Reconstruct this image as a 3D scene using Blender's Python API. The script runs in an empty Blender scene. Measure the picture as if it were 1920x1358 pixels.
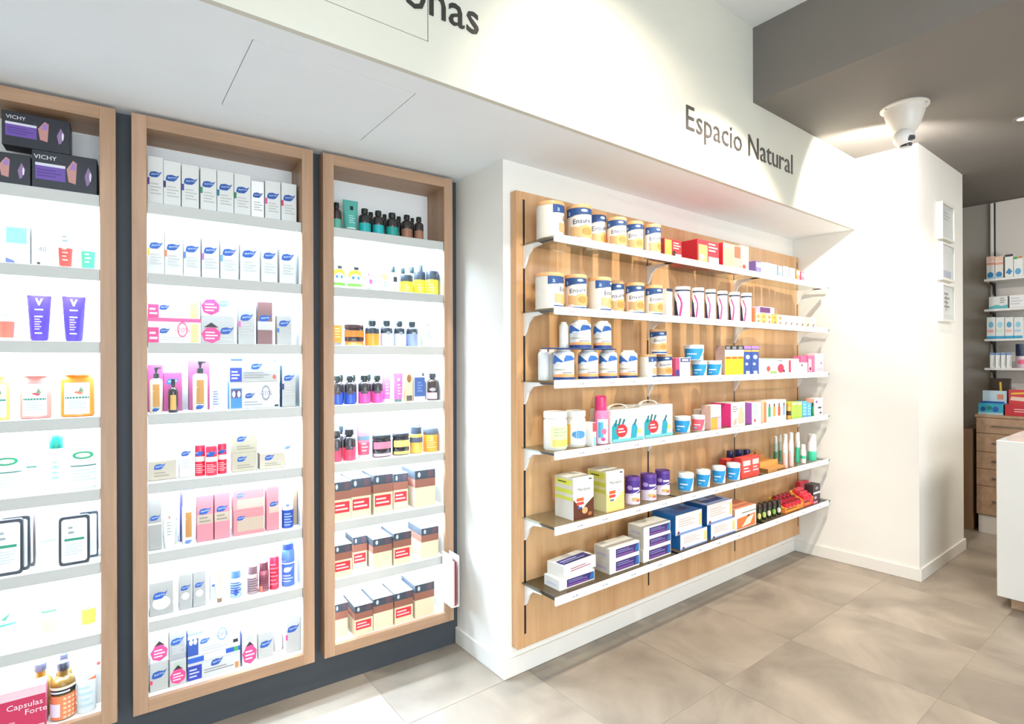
import bpy, bmesh, math, random
from math import sin, cos, radians, pi, sqrt, atan2
from mathutils import Vector, Matrix
random.seed(7)
S = bpy.context.scene
COL = S.collection

# ------------------------------------------------------------------ camera, world, lights, exposure
FPX, CAMH = 1017.0, 1.40
YAW, PIT, ROL = radians(37.42), radians(.03), radians(-.2)
_f = Vector((sin(YAW)*cos(PIT), cos(YAW)*cos(PIT), sin(PIT)))
_r = Vector((cos(YAW), -sin(YAW), 0)); _u = _r.cross(_f)
RGT = _r*cos(ROL)+_u*sin(ROL); UPV = -_r*sin(ROL)+_u*cos(ROL); FWD = _f
CAM = Vector((0, 0, CAMH))
cd = bpy.data.cameras.new('camera'); cam = bpy.data.objects.new('camera', cd); COL.objects.link(cam)
cd.sensor_width = 36; cd.lens = 36*FPX/1920; cd.clip_start = .05; cd.clip_end = 60
M = Matrix((RGT, UPV, -FWD)).transposed().to_4x4(); M.translation = CAM
cam.matrix_world = M
S.camera = cam
S.view_settings.view_transform = 'Standard'; S.view_settings.look = 'None'
S.view_settings.gamma = 1; S.view_settings.use_curve_mapping = False
S.view_settings.exposure = 0.16
S.cycles.use_denoising = True
S.cycles.max_bounces = 8; S.cycles.diffuse_bounces = 5; S.cycles.transparent_max_bounces = 24
S.cycles.sample_clamp_indirect = 6
S.cycles.caustics_reflective = False; S.cycles.caustics_refractive = False
wd = bpy.data.worlds.new('world'); S.world = wd; wd.use_nodes = True
wd.node_tree.nodes['Background'].inputs[0].default_value = (.9, .95, 1, 1)
wd.node_tree.nodes['Background'].inputs[1].default_value = .3

def area(name, loc, aim, sx, sy, power, col):
    l = bpy.data.lights.new(name, 'AREA'); l.shape = 'RECTANGLE'; l.size = sx; l.size_y = sy
    l.energy = power; l.color = col
    o = bpy.data.objects.new(name, l); COL.objects.link(o); o.location = loc
    o.rotation_euler = (Vector(aim)-Vector(loc)).to_track_quat('-Z', 'Y').to_euler()
    return o
def spot(name, loc, aim, power, col, ang=70, blend=.5, rad=.03):
    l = bpy.data.lights.new(name, 'SPOT'); l.energy = power; l.color = col
    l.spot_size = radians(ang); l.spot_blend = blend; l.shadow_soft_size = rad
    o = bpy.data.objects.new(name, l); COL.objects.link(o); o.location = loc
    o.rotation_euler = (Vector(aim)-Vector(loc)).to_track_quat('-Z', 'Y').to_euler()
    return o
WARM = (1, .87, .74); NEUT = (1, .96, .9); COOL = (.86, .94, 1)
# added fill: two unseen overhead area lamps, standing for no known fixture
area('overhead_fill', (-.6, -1.6, 3.12), (-.6, -1.4, 0), 2.4, 1.6, 45, (.85, .93, 1))
area('overhead_fill_far', (4.6, -1.6, 2.72), (4.6, -1.4, 0), 2.2, 1.2, 80, NEUT)
# added cool fill from behind the camera; the front wall has no window
area('cool_front_fill', (.2, -3.3, 1.1), (.2, 0, 1.2), 4.2, 2.0, 175, (.72, .86, 1))
# spotlights on the white ceiling in front of the fascia
spot('ceiling_spot', (2.42, .68, 3.06), (2.55, 1.9, .55), 195, WARM, 76, .45)
spot('ceiling_spot', (1.25, .72, 3.06), (2.0, 1.8, 1.4), 80, WARM, 92, .7)
spot('ceiling_spot', (.35, .7, 3.06), (.7, 1.7, 0), 60, (.62, .81, 1), 62, .9, .05)  # tinted cool and aimed down as added fill for the left floor

# the ball-headed ceiling lamp, aimed at the column corner
spot('lamp_beam', (3.515, 1.10, 2.595), (4.1, 1.50, 2.2), 62, (1, .95, .9), 158, .35, .02)

# ------------------------------------------------------------------ placing helpers
def ray(x, y): return RGT*((x-960)/FPX) - UPV*((y-679)/FPX) + FWD
def on_plane(x, y, p, n):
    d = ray(x, y); n = Vector(n); return CAM + d*((Vector(p)-CAM).dot(n)/d.dot(n))
class Frame:
    """a vertical wall: u runs right along it, d into it, z up"""
    def __init__(s, O, ang): s.O = Vector(O); s.a = ang; s.t = Vector((cos(ang), sin(ang), 0)); s.n = Vector((-sin(ang), cos(ang), 0))
    def uz(s, x, y, d):
        P = on_plane(x, y, s.O+s.n*d, s.n); return (P-s.O).dot(s.t), P.z
    def w(s, u, d, z): return s.O+s.t*u+s.n*d+Vector((0, 0, z))
CABF = Frame((.694, 2.366, 0), radians(-3.25))
RACKF = Frame((0, 1.885, 0), 0)
FARF = Frame((6.2035, 0, 0), radians(-90))

# ------------------------------------------------------------------ materials
_m = {}
def lin(h):
    h = h.lstrip('#'); h = h if len(h) == 6 else ''.join(q*2 for q in h); c = [int(h[i:i+2], 16)/255 for i in (0, 2, 4)]
    return tuple(v/12.92 if v < .04045 else ((v+.055)/1.055)**2.4 for v in c)
def mat(h, rough=.45, metal=0, alpha=None, emit=0, coat=0):
    k = (h, rough, metal, alpha, emit, coat)
    if k in _m: return _m[k]
    m = bpy.data.materials.new('paint_%s' % h.strip('#')); m.use_nodes = True; nt = m.node_tree
    b = nt.nodes['Principled BSDF']; c = lin(h)
    b.inputs['Base Color'].default_value = (*c, 1); b.inputs['Roughness'].default_value = rough; b.inputs['Metallic'].default_value = metal
    b.inputs['Coat Weight'].default_value = coat
    if alpha is not None:
        b.inputs['Alpha'].default_value = alpha
    if emit:
        b.inputs['Emission Color'].default_value = (*c, 1); b.inputs['Emission Strength'].default_value = emit
    else:
        n = nt.nodes.new('ShaderNodeTexNoise'); n.inputs['Scale'].default_value = 60; n.inputs['Detail'].default_value = 2
        mr = nt.nodes.new('ShaderNodeMapRange'); mr.inputs['To Min'].default_value = max(0, rough-.04); mr.inputs['To Max'].default_value = min(1, rough+.04)
        nt.links.new(n.outputs['Fac'], mr.inputs['Value']); nt.links.new(mr.outputs['Result'], b.inputs['Roughness'])
    _m[k] = m; return m
def plaster(name, h, rough=.85, var=.02, bump=.02):
    m = bpy.data.materials.new(name); m.use_nodes = True; nt = m.node_tree; b = nt.nodes['Principled BSDF']
    tc = nt.nodes.new('ShaderNodeTexCoord'); n = nt.nodes.new('ShaderNodeTexNoise'); n.inputs['Scale'].default_value = 2.2; n.inputs['Detail'].default_value = 5
    nt.links.new(tc.outputs['Object'], n.inputs['Vector'])
    r = nt.nodes.new('ShaderNodeValToRGB'); c = lin(h)
    r.color_ramp.elements[0].position = .3; r.color_ramp.elements[0].color = (*[v*(1-var) for v in c], 1)
    r.color_ramp.elements[1].position = .7; r.color_ramp.elements[1].color = (*[min(1, v*(1+var)) for v in c], 1)
    nt.links.new(n.outputs['Fac'], r.inputs['Fac']); nt.links.new(r.outputs['Color'], b.inputs['Base Color'])
    n2 = nt.nodes.new('ShaderNodeTexNoise'); n2.inputs['Scale'].default_value = 180; nt.links.new(tc.outputs['Object'], n2.inputs['Vector'])
    bp = nt.nodes.new('ShaderNodeBump'); bp.inputs['Strength'].default_value = bump; bp.inputs['Distance'].default_value = .002
    nt.links.new(n2.outputs['Fac'], bp.inputs['Height']); nt.links.new(bp.outputs['Normal'], b.inputs['Normal'])
    b.inputs['Roughness'].default_value = rough
    return m
def wood(name, h1, h2, along='Z', rough=.45, scale=1.0):
    m = bpy.data.materials.new(name); m.use_nodes = True; nt = m.node_tree; b = nt.nodes['Principled BSDF']
    tc = nt.nodes.new('ShaderNodeTexCoord'); mp = nt.nodes.new('ShaderNodeMapping')
    sc = {'Z': (9, 9, .55), 'X': (.55, 9, 9)}[along]; mp.inputs['Scale'].default_value = tuple(v*scale for v in sc)
    nt.links.new(tc.outputs['Object'], mp.inputs['Vector'])
    n = nt.nodes.new('ShaderNodeTexNoise'); n.inputs['Scale'].default_value = 1.6; n.inputs['Detail'].default_value = 6; n.inputs['Roughness'].default_value = .6; n.inputs['Distortion'].default_value = .6
    nt.links.new(mp.outputs['Vector'], n.inputs['Vector'])
    wv = nt.nodes.new('ShaderNodeTexNoise'); wv.inputs['Scale'].default_value = 9; wv.inputs['Detail'].default_value = 3
    nt.links.new(mp.outputs['Vector'], wv.inputs['Vector'])
    mx = nt.nodes.new('ShaderNodeMath'); mx.operation = 'MULTIPLY_ADD'; mx.inputs[1].default_value = .3
    nt.links.new(wv.outputs['Fac'], mx.inputs[0]); nt.links.new(n.outputs['Fac'], mx.inputs[2])
    r = nt.nodes.new('ShaderNodeValToRGB'); r.color_ramp.elements[0].position = .42; r.color_ramp.elements[1].position = .9
    r.color_ramp.elements[0].color = (*lin(h1), 1); r.color_ramp.elements[1].color = (*lin(h2), 1)
    nt.links.new(mx.outputs[0], r.inputs['Fac'])
    nt.links.new(r.outputs['Color'], b.inputs['Base Color']); b.inputs['Roughness'].default_value = rough
    bp = nt.nodes.new('ShaderNodeBump'); bp.inputs['Strength'].default_value = .08; bp.inputs['Distance'].default_value = .002
    nt.links.new(wv.outputs['Fac'], bp.inputs['Height']); nt.links.new(bp.outputs['Normal'], b.inputs['Normal'])
    return m
def tile_mat():
    m = bpy.data.materials.new('stoneware'); m.use_nodes = True; nt = m.node_tree; b = nt.nodes['Principled BSDF']
    tc = nt.nodes.new('ShaderNodeTexCoord'); oi = nt.nodes.new('ShaderNodeObjectInfo')
    ad = nt.nodes.new('ShaderNodeVectorMath'); ad.operation = 'MULTIPLY_ADD'; ad.inputs[1].default_value = (1, 1, 1)
    sc = nt.nodes.new('ShaderNodeVectorMath'); sc.operation = 'SCALE'; sc.inputs['Scale'].default_value = 37
    nt.links.new(oi.outputs['Random'], sc.inputs[0]); nt.links.new(tc.outputs['Object'], ad.inputs[0]); nt.links.new(sc.outputs[0], ad.inputs[2])
    n = nt.nodes.new('ShaderNodeTexNoise'); n.inputs['Scale'].default_value = 2.3; n.inputs['Detail'].default_value = 7; n.inputs['Roughness'].default_value = .55; n.inputs['Distortion'].default_value = .8
    nt.links.new(ad.outputs[0], n.inputs['Vector'])
    r = nt.nodes.new('ShaderNodeValToRGB'); r.color_ramp.elements[0].position = .3; r.color_ramp.elements[1].position = .72
    r.color_ramp.elements[0].color = (*lin('#80766a'), 1); r.color_ramp.elements[1].color = (*lin('#a99d8d'), 1)
    nt.links.new(n.outputs['Fac'], r.inputs['Fac'])
    hs = nt.nodes.new('ShaderNodeHueSaturation'); mr = nt.nodes.new('ShaderNodeMapRange'); mr.inputs['To Min'].default_value = .93; mr.inputs['To Max'].default_value = 1.06
    nt.links.new(oi.outputs['Random'], mr.inputs['Value']); nt.links.new(mr.outputs['Result'], hs.inputs['Value']); nt.links.new(r.outputs['Color'], hs.inputs['Color'])
    nt.links.new(hs.outputs['Color'], b.inputs['Base Color']); b.inputs['Roughness'].default_value = .42
    return m
def glass(name, tint=(.9, .96, .93), gloss=.08):
    m = bpy.data.materials.new(name); m.use_nodes = True; nt = m.node_tree
    nt.nodes.remove(nt.nodes['Principled BSDF']); out = nt.nodes['Material Output']
    t = nt.nodes.new('ShaderNodeBsdfTransparent'); t.inputs[0].default_value = (*tint, 1)
    g = nt.nodes.new('ShaderNodeBsdfGlossy'); g.inputs['Roughness'].default_value = .03
    fr = nt.nodes.new('ShaderNodeLayerWeight'); fr.inputs['Blend'].default_value = .25
    pw = nt.nodes.new('ShaderNodeMath'); pw.operation = 'POWER'; pw.inputs[1].default_value = 2.0; nt.links.new(fr.outputs['Facing'], pw.inputs[0])
    ml = nt.nodes.new('ShaderNodeMath'); ml.operation = 'MULTIPLY_ADD'; ml.inputs[1].default_value = .45; ml.inputs[2].default_value = .03; nt.links.new(pw.outputs[0], ml.inputs[0])
    mx = nt.nodes.new('ShaderNodeMixShader'); nt.links.new(ml.outputs[0], mx.inputs[0]); nt.links.new(t.outputs[0], mx.inputs[1]); nt.links.new(g.outputs[0], mx.inputs[2])
    nt.links.new(mx.outputs[0], out.inputs['Surface'])
    return m
WALLW = plaster('white_wall_paint', '#e9e6de'); CEILW = plaster('white_ceiling_paint', '#e6e6e4'); FASW = plaster('cream_fascia_paint', '#cfccbe')
SOFF = plaster('soffit_paint', '#f0f4f6')
DARKC = plaster('dark_grey_ceiling_paint', '#75706a', var=.03); DARKW = plaster('slate_wall_paint', '#3a3e43', .6)
SKIRT = mat('#e6e2da', .4); OAK = wood('oak', '#9a7658', '#bb977a'); OAKX = wood('oak_crosswise', '#9a7658', '#bb977a', 'X')
PANELW = wood('honey_oak_panel', '#bd8d5f', '#dab083', rough=.3, scale=.6)
WHITE = mat('#eceae6', .4); LIP = mat('#bebeb9', .5); BLACK = mat('#15161a', .35)
GLASS = glass('shelf_glass', (.86, .9, .88)); GLASS2 = glass('shelf_glass_low', (.6, .63, .61)); TILE = tile_mat()  # GLASS2 carries extra shade in its tint, to deepen the floor shadow below

# ------------------------------------------------------------------ mesh builder
_txt = {}
def text_geo(s, thin=0.0):
    k = (s, thin)
    if k not in _txt:
        c = bpy.data.curves.new('t', 'FONT'); c.body = s; c.size = 1; c.resolution_u = 2; c.offset = thin
        o = bpy.data.objects.new('t', c); COL.objects.link(o); dg = bpy.context.evaluated_depsgraph_get(); dg.update()
        me = bpy.data.meshes.new_from_object(o.evaluated_get(dg))
        V = [(v.co.x, v.co.y) for v in me.vertices]; F = [tuple(p.vertices) for p in me.polygons]
        bpy.data.objects.remove(o); bpy.data.curves.remove(c); bpy.data.meshes.remove(me)
        xs = [v[0] for v in V]; x0, x1 = min(xs), max(xs)
        H = .729   # cap height of the font
        V = [((x-(x0+x1)/2)/H, y/H) for x, y in V]
        _txt[k] = (V, F, (x1-x0)/H)
    return _txt[k]
def clip_strip(poly, a, b):
    for s, lim in ((1, a), (-1, b)):
        out = []
        for i in range(len(poly)):
            p, q = poly[i-1], poly[i]; ip, iq = s*(p[0]-lim) >= -1e-9, s*(q[0]-lim) >= -1e-9
            if ip != iq:
                t = (lim-p[0])/(q[0]-p[0]); out.append((lim, p[1]+t*(q[1]-p[1])))
            if iq: out.append(q)
        poly = out
        if len(poly) < 3: return []
    return poly
class MB:
    def __init__(s): s.V = []; s.F = []; s.I = []; s.ms = []; s.smooth = set()
    def mi(s, m):
        if m not in s.ms: s.ms.append(m)
        return s.ms.index(m)
    def face(s, pts, m, smooth=False):
        b = len(s.V); s.V += [tuple(p) for p in pts]; s.F.append(tuple(range(b, b+len(pts)))); s.I.append(s.mi(m))
        if smooth: s.smooth.add(len(s.F)-1)
    def mesh(s, V, F, m, smooth=False):
        b = len(s.V); s.V += [tuple(v) for v in V]
        k = s.mi(m)
        for f in F:
            s.F.append(tuple(b+i for i in f)); s.I.append(k)
            if smooth: s.smooth.add(len(s.F)-1)
    def box(s, x0, x1, y0, y1, z0, z1, m, mats=None, ch=0.0):
        """mats: dict of face letter -> material (f b l r t u); ch = chamfer"""
        mats = mats or {}
        g = lambda c: mats.get(c, m)
        if ch <= 0:
            P = [(x, y, z) for z in (z0, z1) for y in (y0, y1) for x in (x0, x1)]
            for c, f in (('u', (0, 2, 3, 1)), ('t', (4, 5, 7, 6)), ('f', (0, 1, 5, 4)), ('b', (3, 2, 6, 7)), ('l', (2, 0, 4, 6)), ('r', (1, 3, 7, 5))):
                s.mesh([P[i] for i in f], [(0, 1, 2, 3)], g(c))
            return
        c = ch
        def quad(a): s.mesh(a, [(0, 1, 2, 3)], g(cur))
        X0, X1, Y0, Y1, Z0, Z1 = x0+c, x1-c, y0+c, y1-c, z0+c, z1-c
        cur = 'f'; quad([(X0, y0, Z0), (X1, y0, Z0), (X1, y0, Z1), (X0, y0, Z1)])
        cur = 'b'; quad([(X1, y1, Z0), (X0, y1, Z0), (X0, y1, Z1), (X1, y1, Z1)])
        cur = 'l'; quad([(x0, Y1, Z0), (x0, Y0, Z0), (x0, Y0, Z1), (x0, Y1, Z1)])
        cur = 'r'; quad([(x1, Y0, Z0), (x1, Y1, Z0), (x1, Y1, Z1), (x1, Y0, Z1)])
        cur = 't'; quad([(X0, Y0, z1), (X1, Y0, z1), (X1, Y1, z1), (X0, Y1, z1)])
        cur = 'u'; quad([(X0, Y1, z0), (X1, Y1, z0), (X1, Y0, z0), (X0, Y0, z0)])
        cur = 'f'
        quad([(X0, y0, Z1), (X1, y0, Z1), (X1, Y0, z1), (X0, Y0, z1)]); quad([(X1, y0, Z0), (X0, y0, Z0), (X0, Y0, z0), (X1, Y0, z0)])
        quad([(X0, y0, Z0), (X0, y0, Z1), (x0, Y0, Z1), (x0, Y0, Z0)]); quad([(X1, y0, Z1), (X1, y0, Z0), (x1, Y0, Z0), (x1, Y0, Z1)])
        cur = 'b'
        quad([(X1, y1, Z1), (X0, y1, Z1), (X0, Y1, z1), (X1, Y1, z1)]); quad([(X0, y1, Z1), (X0, y1, Z0), (x0, Y1, Z0), (x0, Y1, Z1)]); quad([(X1, y1, Z0), (X1, y1, Z1), (x1, Y1, Z1), (x1, Y1, Z0)]); quad([(X0, y1, Z0), (X1, y1, Z0), (X1, Y1, z0), (X0, Y1, z0)])
        cur = 'l'; quad([(x0, Y1, Z1), (x0, Y0, Z1), (X0, Y0, z1), (X0, Y1, z1)]); quad([(x0, Y0, Z0), (x0, Y1, Z0), (X0, Y1, z0), (X0, Y0, z0)])
        cur = 'r'; quad([(x1, Y0, Z1), (x1, Y1, Z1), (X1, Y1, z1), (X1, Y0, z1)]); quad([(x1, Y1, Z0), (x1, Y0, Z0), (X1, Y0, z0), (X1, Y1, z0)])
        for sx, xa, xb in ((0, X0, x0), (1, X1, x1)):
            for ya, yb in ((Y0, y0), (Y1, y1)):
                for za, zb in ((Z0, z0), (Z1, z1)):
                    s.mesh([(xa, yb, za), (xb, ya, za), (xa, ya, zb)], [(0, 1, 2)], g('f'))
    def lathe(s, prof, m, n=20, cx=0, cy=0, sy=1.0, smooth=True, mats=None):
        """prof: [(r,z)...] bottom to top; mats: one material per ring span"""
        for j in range(len(prof)-1):
            (r0, z0), (r1, z1) = prof[j], prof[j+1]
            mm = mats[j] if mats else m
            for i in range(n):
                a, b = 2*pi*i/n, 2*pi*(i+1)/n
                P = [(cx+r0*cos(a), cy+sy*r0*sin(a), z0), (cx+r0*cos(b), cy+sy*r0*sin(b), z0), (cx+r1*cos(b), cy+sy*r1*sin(b), z1), (cx+r1*cos(a), cy+sy*r1*sin(a), z1)]
                if r0 < 1e-6: P = [P[0], P[2], P[3]]
                elif r1 < 1e-6: P = [P[0], P[1], P[2]]
                s.face(P, mm, smooth)
    def prism(s, poly, axis, a, b, m):
        """poly in the two other axes (x,z for 'y'; y,z for 'x'; x,y for 'z') extruded from a to b"""
        def P(p, t): return {'y': (p[0], t, p[1]), 'x': (t, p[0], p[1]), 'z': (p[0], p[1], t)}[axis]
        n = len(poly)
        s.face([P(p, a) for p in poly], m); s.face([P(p, b) for p in reversed(poly)], m)
        for i in range(n):
            p, q = poly[i], poly[(i+1) % n]; s.face([P(p, b), P(q, b), P(q, a), P(p, a)], m)
    def build(s, name, parent=None, loc=None, rot=None):
        me = bpy.data.meshes.new(name); 
        # weld inside smooth lathes
        me.from_pydata(s.V, [], s.F)
        for m in s.ms: me.materials.append(m)
        me.polygons.foreach_set('material_index', s.I)
        if s.smooth:
            fl = [i in s.smooth for i in range(len(s.F))]; me.polygons.foreach_set('use_smooth', fl)
        bm = bmesh.new(); bm.from_mesh(me); bmesh.ops.remove_doubles(bm, verts=bm.verts, dist=1e-5)
        bmesh.ops.recalc_face_normals(bm, faces=bm.faces)
        for e in bm.edges:
            if len(e.link_faces) == 2 and e.calc_face_angle(0) > radians(38): e.smooth = False
        bm.to_mesh(me); bm.free(); me.update()
        o = bpy.data.objects.new(name, me); COL.objects.link(o)
        if parent: o.parent = parent
        if loc is not None: o.location = loc
        if rot is not None: o.rotation_euler = (0, 0, rot)
        return o
def empty(name, loc, rot=0, label=None, cat=None, group=None):
    o = bpy.data.objects.new(name, None); o.empty_display_size = .03; COL.objects.link(o); o.location = loc; o.rotation_euler = (0, 0, rot)
    if label: tag(o, label, cat, group)
    return o
def tag(o, label, cat=None, group=None):
    o['label'] = label
    if cat: o['category'] = cat
    if group: o['group'] = group
    return o
def struct(o): o['kind'] = 'structure'; return o

# --- flat print, laid on a box front or wrapped on a round body
def hex_poly(cu, cv, ru, rv, n, a0=0): return [(cu+ru*cos(a0+2*pi*i/n), cv+rv*sin(a0+2*pi*i/n)) for i in range(n)]
def leaf_poly(cu, cv, w, h):
    P = [(-.5, -.38), (-.3, -.5), (.1, -.46), (.3, -.15), (.5, .5), (.3, .28), (-.05, .42), (-.38, .3), (-.47, 0)]
    return [(cu+x*w, cv+y*h) for x, y in P]
def prints(shapes, w, h, mapf, wrap, off=.0004):
    """shapes in unit coords of a w x h field; mapf(u,v,o)->xyz"""
    mb = MB(); lay = 0
    for sh in shapes:
        k = sh[0]; polys = []; tris = None
        if k == 'r': _, u0, v0, u1, v1, c = sh; polys = [[(u0, v0), (u1, v0), (u1, v1), (u0, v1)]]
        elif k == 'e': _, a, b, ru, rv, c = sh; polys = [hex_poly(a, b, ru, rv, 14)]
        elif k == 'h': _, a, b, ru, rv, c = sh; polys = [hex_poly(a, b, ru, rv, 7, .3)]
        elif k == 'p': _, pts, c = sh; polys = [pts]
        elif k == 'lines':
            _, u0, v0, u1, v1, n, c = sh
            for i in range(n):
                v = v1-(v1-v0)*(i+.5)/n; hh = (v1-v0)/n*.22; e = u0+(u1-u0)*(.95 if i % 2 else .72)
                polys.append([(u0, v-hh), (e, v-hh), (e, v+hh), (u0, v+hh)])
        elif k == 'leaf':
            _, a, b, ww, c = sh; hh = ww*w/h*.62; polys = [leaf_poly(a, b, ww, hh)]
        elif k == 't':
            s_, a, b, hh, c = sh[1:6]; V, F, tw = text_geo(s_)
            su = hh*h/w
            if len(sh) > 6 and tw*su > sh[6]: su = sh[6]/tw
            sl = sh[7] if len(sh) > 7 else 0
            tris = ([(a+x*su, b+(y-.5)*hh+sl*x*su) for x, y in V], F)
        lay += 1; o = off+lay*.00012; mm = mat(c, .5) if isinstance(c, str) else c
        if tris: mb.mesh([mapf(u, v, o+(.0003 if wrap else 0)) for u, v in tris[0]], tris[1], mm)
        for P in polys:
            if not wrap: mb.face([mapf(u, v, o) for u, v in P], mm)
            else:
                us = [p[0] for p in P]; a, b = min(us), max(us); n = max(1, int((b-a)/.07)+1)
                for i in range(n):
                    Q = clip_strip(P, a+(b-a)*i/n, a+(b-a)*(i+1)/n)
                    if len(Q) >= 3: mb.face([mapf(u, v, o) for u, v in Q], mm)
        if k == 'leaf':
            V, F, tw = text_geo('PHYTO'); su = ww*.62/tw; sv = su*w/h
            mb.mesh([mapf(a-.01*ww+x*su, b+(y-.5)*sv+.12*x*sv, o+.0003+(.0003 if wrap else 0)) for x, y in V], F, mat('#dfe8f4', .5))
    return mb
def front_map(w, h, dp, z0=0): return lambda u, v, o: (-w/2+u*w, -dp/2-o, z0+v*h)
def top_map(w, dp, z): return lambda u, v, o: (-w/2+u*w, -dp/2+v*dp, z+o)
def left_map(w, h, dp, z0=0): return lambda u, v, o: (-w/2-o, dp/2-u*dp, z0+v*h)
def cyl_map(r, h, z0=0, A=2.9, sy=1.0, taper=0.0):
    def f(u, v, o):
        a = -pi/2+(u-.5)*A; rr = (r*(1+taper*(v-.5))+o+.0004)
        return (rr*cos(a), rr*sy*sin(a), z0+v*h)
    return f

# ------------------------------------------------------------------ product kinds (local: x right, y into wall, z up; base centre at 0)
def k_carton(T, w, h, dp, c='#e8e8e6', side=None, top=None, pr=(), prl=(), prt=(), **k):
    mb = MB(); mats = {}
    if side: mats['l'] = mats['r'] = mat(side)
    if top: mats['t'] = mat(top)
    mb.box(-w/2, w/2, -dp/2, dp/2, 0, h, mat(c), mats, ch=min(.0012, w*.05))
    mb.build('carton_body', T)
    # tuck flap lying on the top, with its thumb notch
    fl = MB(); t = mat(top or c); i = min(.003, w*.06)
    fl.prism([(-w/2+i, -dp/2+i), (-w*.08, -dp/2+i), (-w*.05, -dp/2+i*2.2), (w*.05, -dp/2+i*2.2), (w*.08, -dp/2+i), (w/2-i, -dp/2+i), (w/2-i, dp/2-i), (-w/2+i, dp/2-i)], 'z', h-.0004, h+.0006, t)
    fl.build('tuck_flap', T)
    if pr: prints(pr, w, h, front_map(w, h, dp), False).build('printed_front', T)
    if prl: prints(prl, dp, h, left_map(w, h, dp), False).build('printed_side', T)
    if prt: prints(prt, w, dp, top_map(w, dp, h+.0008), False).build('printed_top', T)
def k_can(T, w, h, dp, c='#e9e6e0', lid='#d9a36a', rim=None, pr=(), A=3.0, **k):
    r = w/2; mb = MB(); m = mat(c, .35)
    mb.lathe([(0, 0), (r*.96, 0), (r, h*.02), (r, h*.035), (r*.975, h*.045), (r*.975, h*.9), (r*.95, h*.91), (0, h*.91)], m, 28); mb.build('can_body', T)
    ld = MB(); ld.lathe([(r*.955, h*.9), (r*1.0, h*.905), (r*1.01, h*.98), (r*.985, h), (r*.9, h*.995), (r*.88, h*.985), (0, h*.985)], mat(lid, .4), 28); ld.build('lid', T)
    if pr: prints(pr, 3.0*r/2*1.93, h*.86, cyl_map(r*.975, h*.855, h*.045, A), True).build('wrap_label', T)
def k_bottle(T, w, h, dp, c='#e9e9e9', cap='#222', pr=(), sh=.68, neck=.34, capr=.42, caph=.16, sy=1.0, clear=None, bot=None, botf=.0, A=2.9, taper=0, **k):
    """shouldered bottle; sh = height of the shoulder, bot = differently coloured lower part"""
    r = w/2; zc = h*(1-caph); m = mat(c, .25, alpha=clear, coat=.3)
    mb = MB(); P = [(0, 0), (r*.9*(1-taper/2), 0), (r*(1-taper/2), h*.02)]
    ms = [m, m]
    if bot: P += [(r*(1-taper/2+taper*botf), h*botf)]; ms += [mat(bot, .3)]; ms[0] = ms[1] = mat(bot, .3)
    P += [(r, h*sh), (r*.93, h*(sh+.05)), (r*.7, h*(sh+.1)), (r*neck, h*(sh+.13)), (r*neck, zc)]; ms += [m]*5
    mb.lathe(P, m, 22, sy=sy, mats=ms); mb.build('bottle_body', T)
    cp = MB(); cr = r*capr
    cp.lathe([(0, zc-h*.015), (cr, zc-h*.015), (cr*1.02, zc), (cr, h*.985), (cr*.9, h), (0, h)], mat(cap, .3), 18); cp.build('cap', T)
    if pr: prints(pr, 2.9*r, h*sh*.96, cyl_map(r, h*sh*.96, h*.02, A, sy, taper), True).build('wrap_label', T)
def k_pump(T, w, h, dp, c='#efe6d2', cap='#1d2420', pr=(), sh=.72, sy=.7, **k):
    r = w/2; m = mat(c, .25, coat=.3); mb = MB()
    mb.lathe([(0, 0), (r*.92, 0), (r, h*.02), (r, h*sh*.93), (r*.9, h*sh), (r*.45, h*(sh+.03)), (r*.42, h*(sh+.06)), (0, h*(sh+.06))], m, 22, sy=sy); mb.build('bottle_body', T)
    p = MB(); cm = mat(cap, .35)
    p.lathe([(r*.46, h*(sh+.03)), (r*.46, h*(sh+.13)), (r*.2, h*(sh+.14)), (r*.16, h*(sh+.2)), (r*.3, h*(sh+.21)), (r*.32, h*.99), (0, h)], cm, 16)
    p.box(-.0, r*.75, -r*.12, r*.12, h*.955, h*.99, cm); p.build('pump_head', T)
    if pr: prints(pr, 2.9*r, h*sh*.9, cyl_map(r, h*sh*.9, h*.02, 2.9, sy), True).build('wrap_label', T)
def k_spray(T, w, h, dp, c='#e8e8e8', cap='#f4f4f4', capf=.28, pr=(), sy=1.0, bot=None, botf=.4, **k):
    """aerosol can with a tall cap"""
    r = w/2; zc = h*(1-capf); m = mat(c, .25, coat=.2); mb = MB()
    P = [(0, 0), (r*.94, 0), (r, h*.02)]; ms = [m, m]
    if bot: P += [(r, h*botf)]; ms = [mat(bot, .3)]*3
    P += [(r, zc*.94), (r*.86, zc), (0, zc)]; ms += [m]*3
    mb.lathe(P, m, 20, sy=sy, mats=ms); mb.build('can_body', T)
    cp = MB(); cp.lathe([(0, zc-.001), (r*.86, zc-.001), (r*.88, zc+.001), (r*.84, h*.97), (r*.6, h), (0, h)], mat(cap, .3), 18, sy=sy); cp.build('cap', T)
    if pr: prints(pr, 2.9*r, zc*.9, cyl_map(r, zc*.9, h*.02, 2.9, sy), True).build('wrap_label', T)
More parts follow.
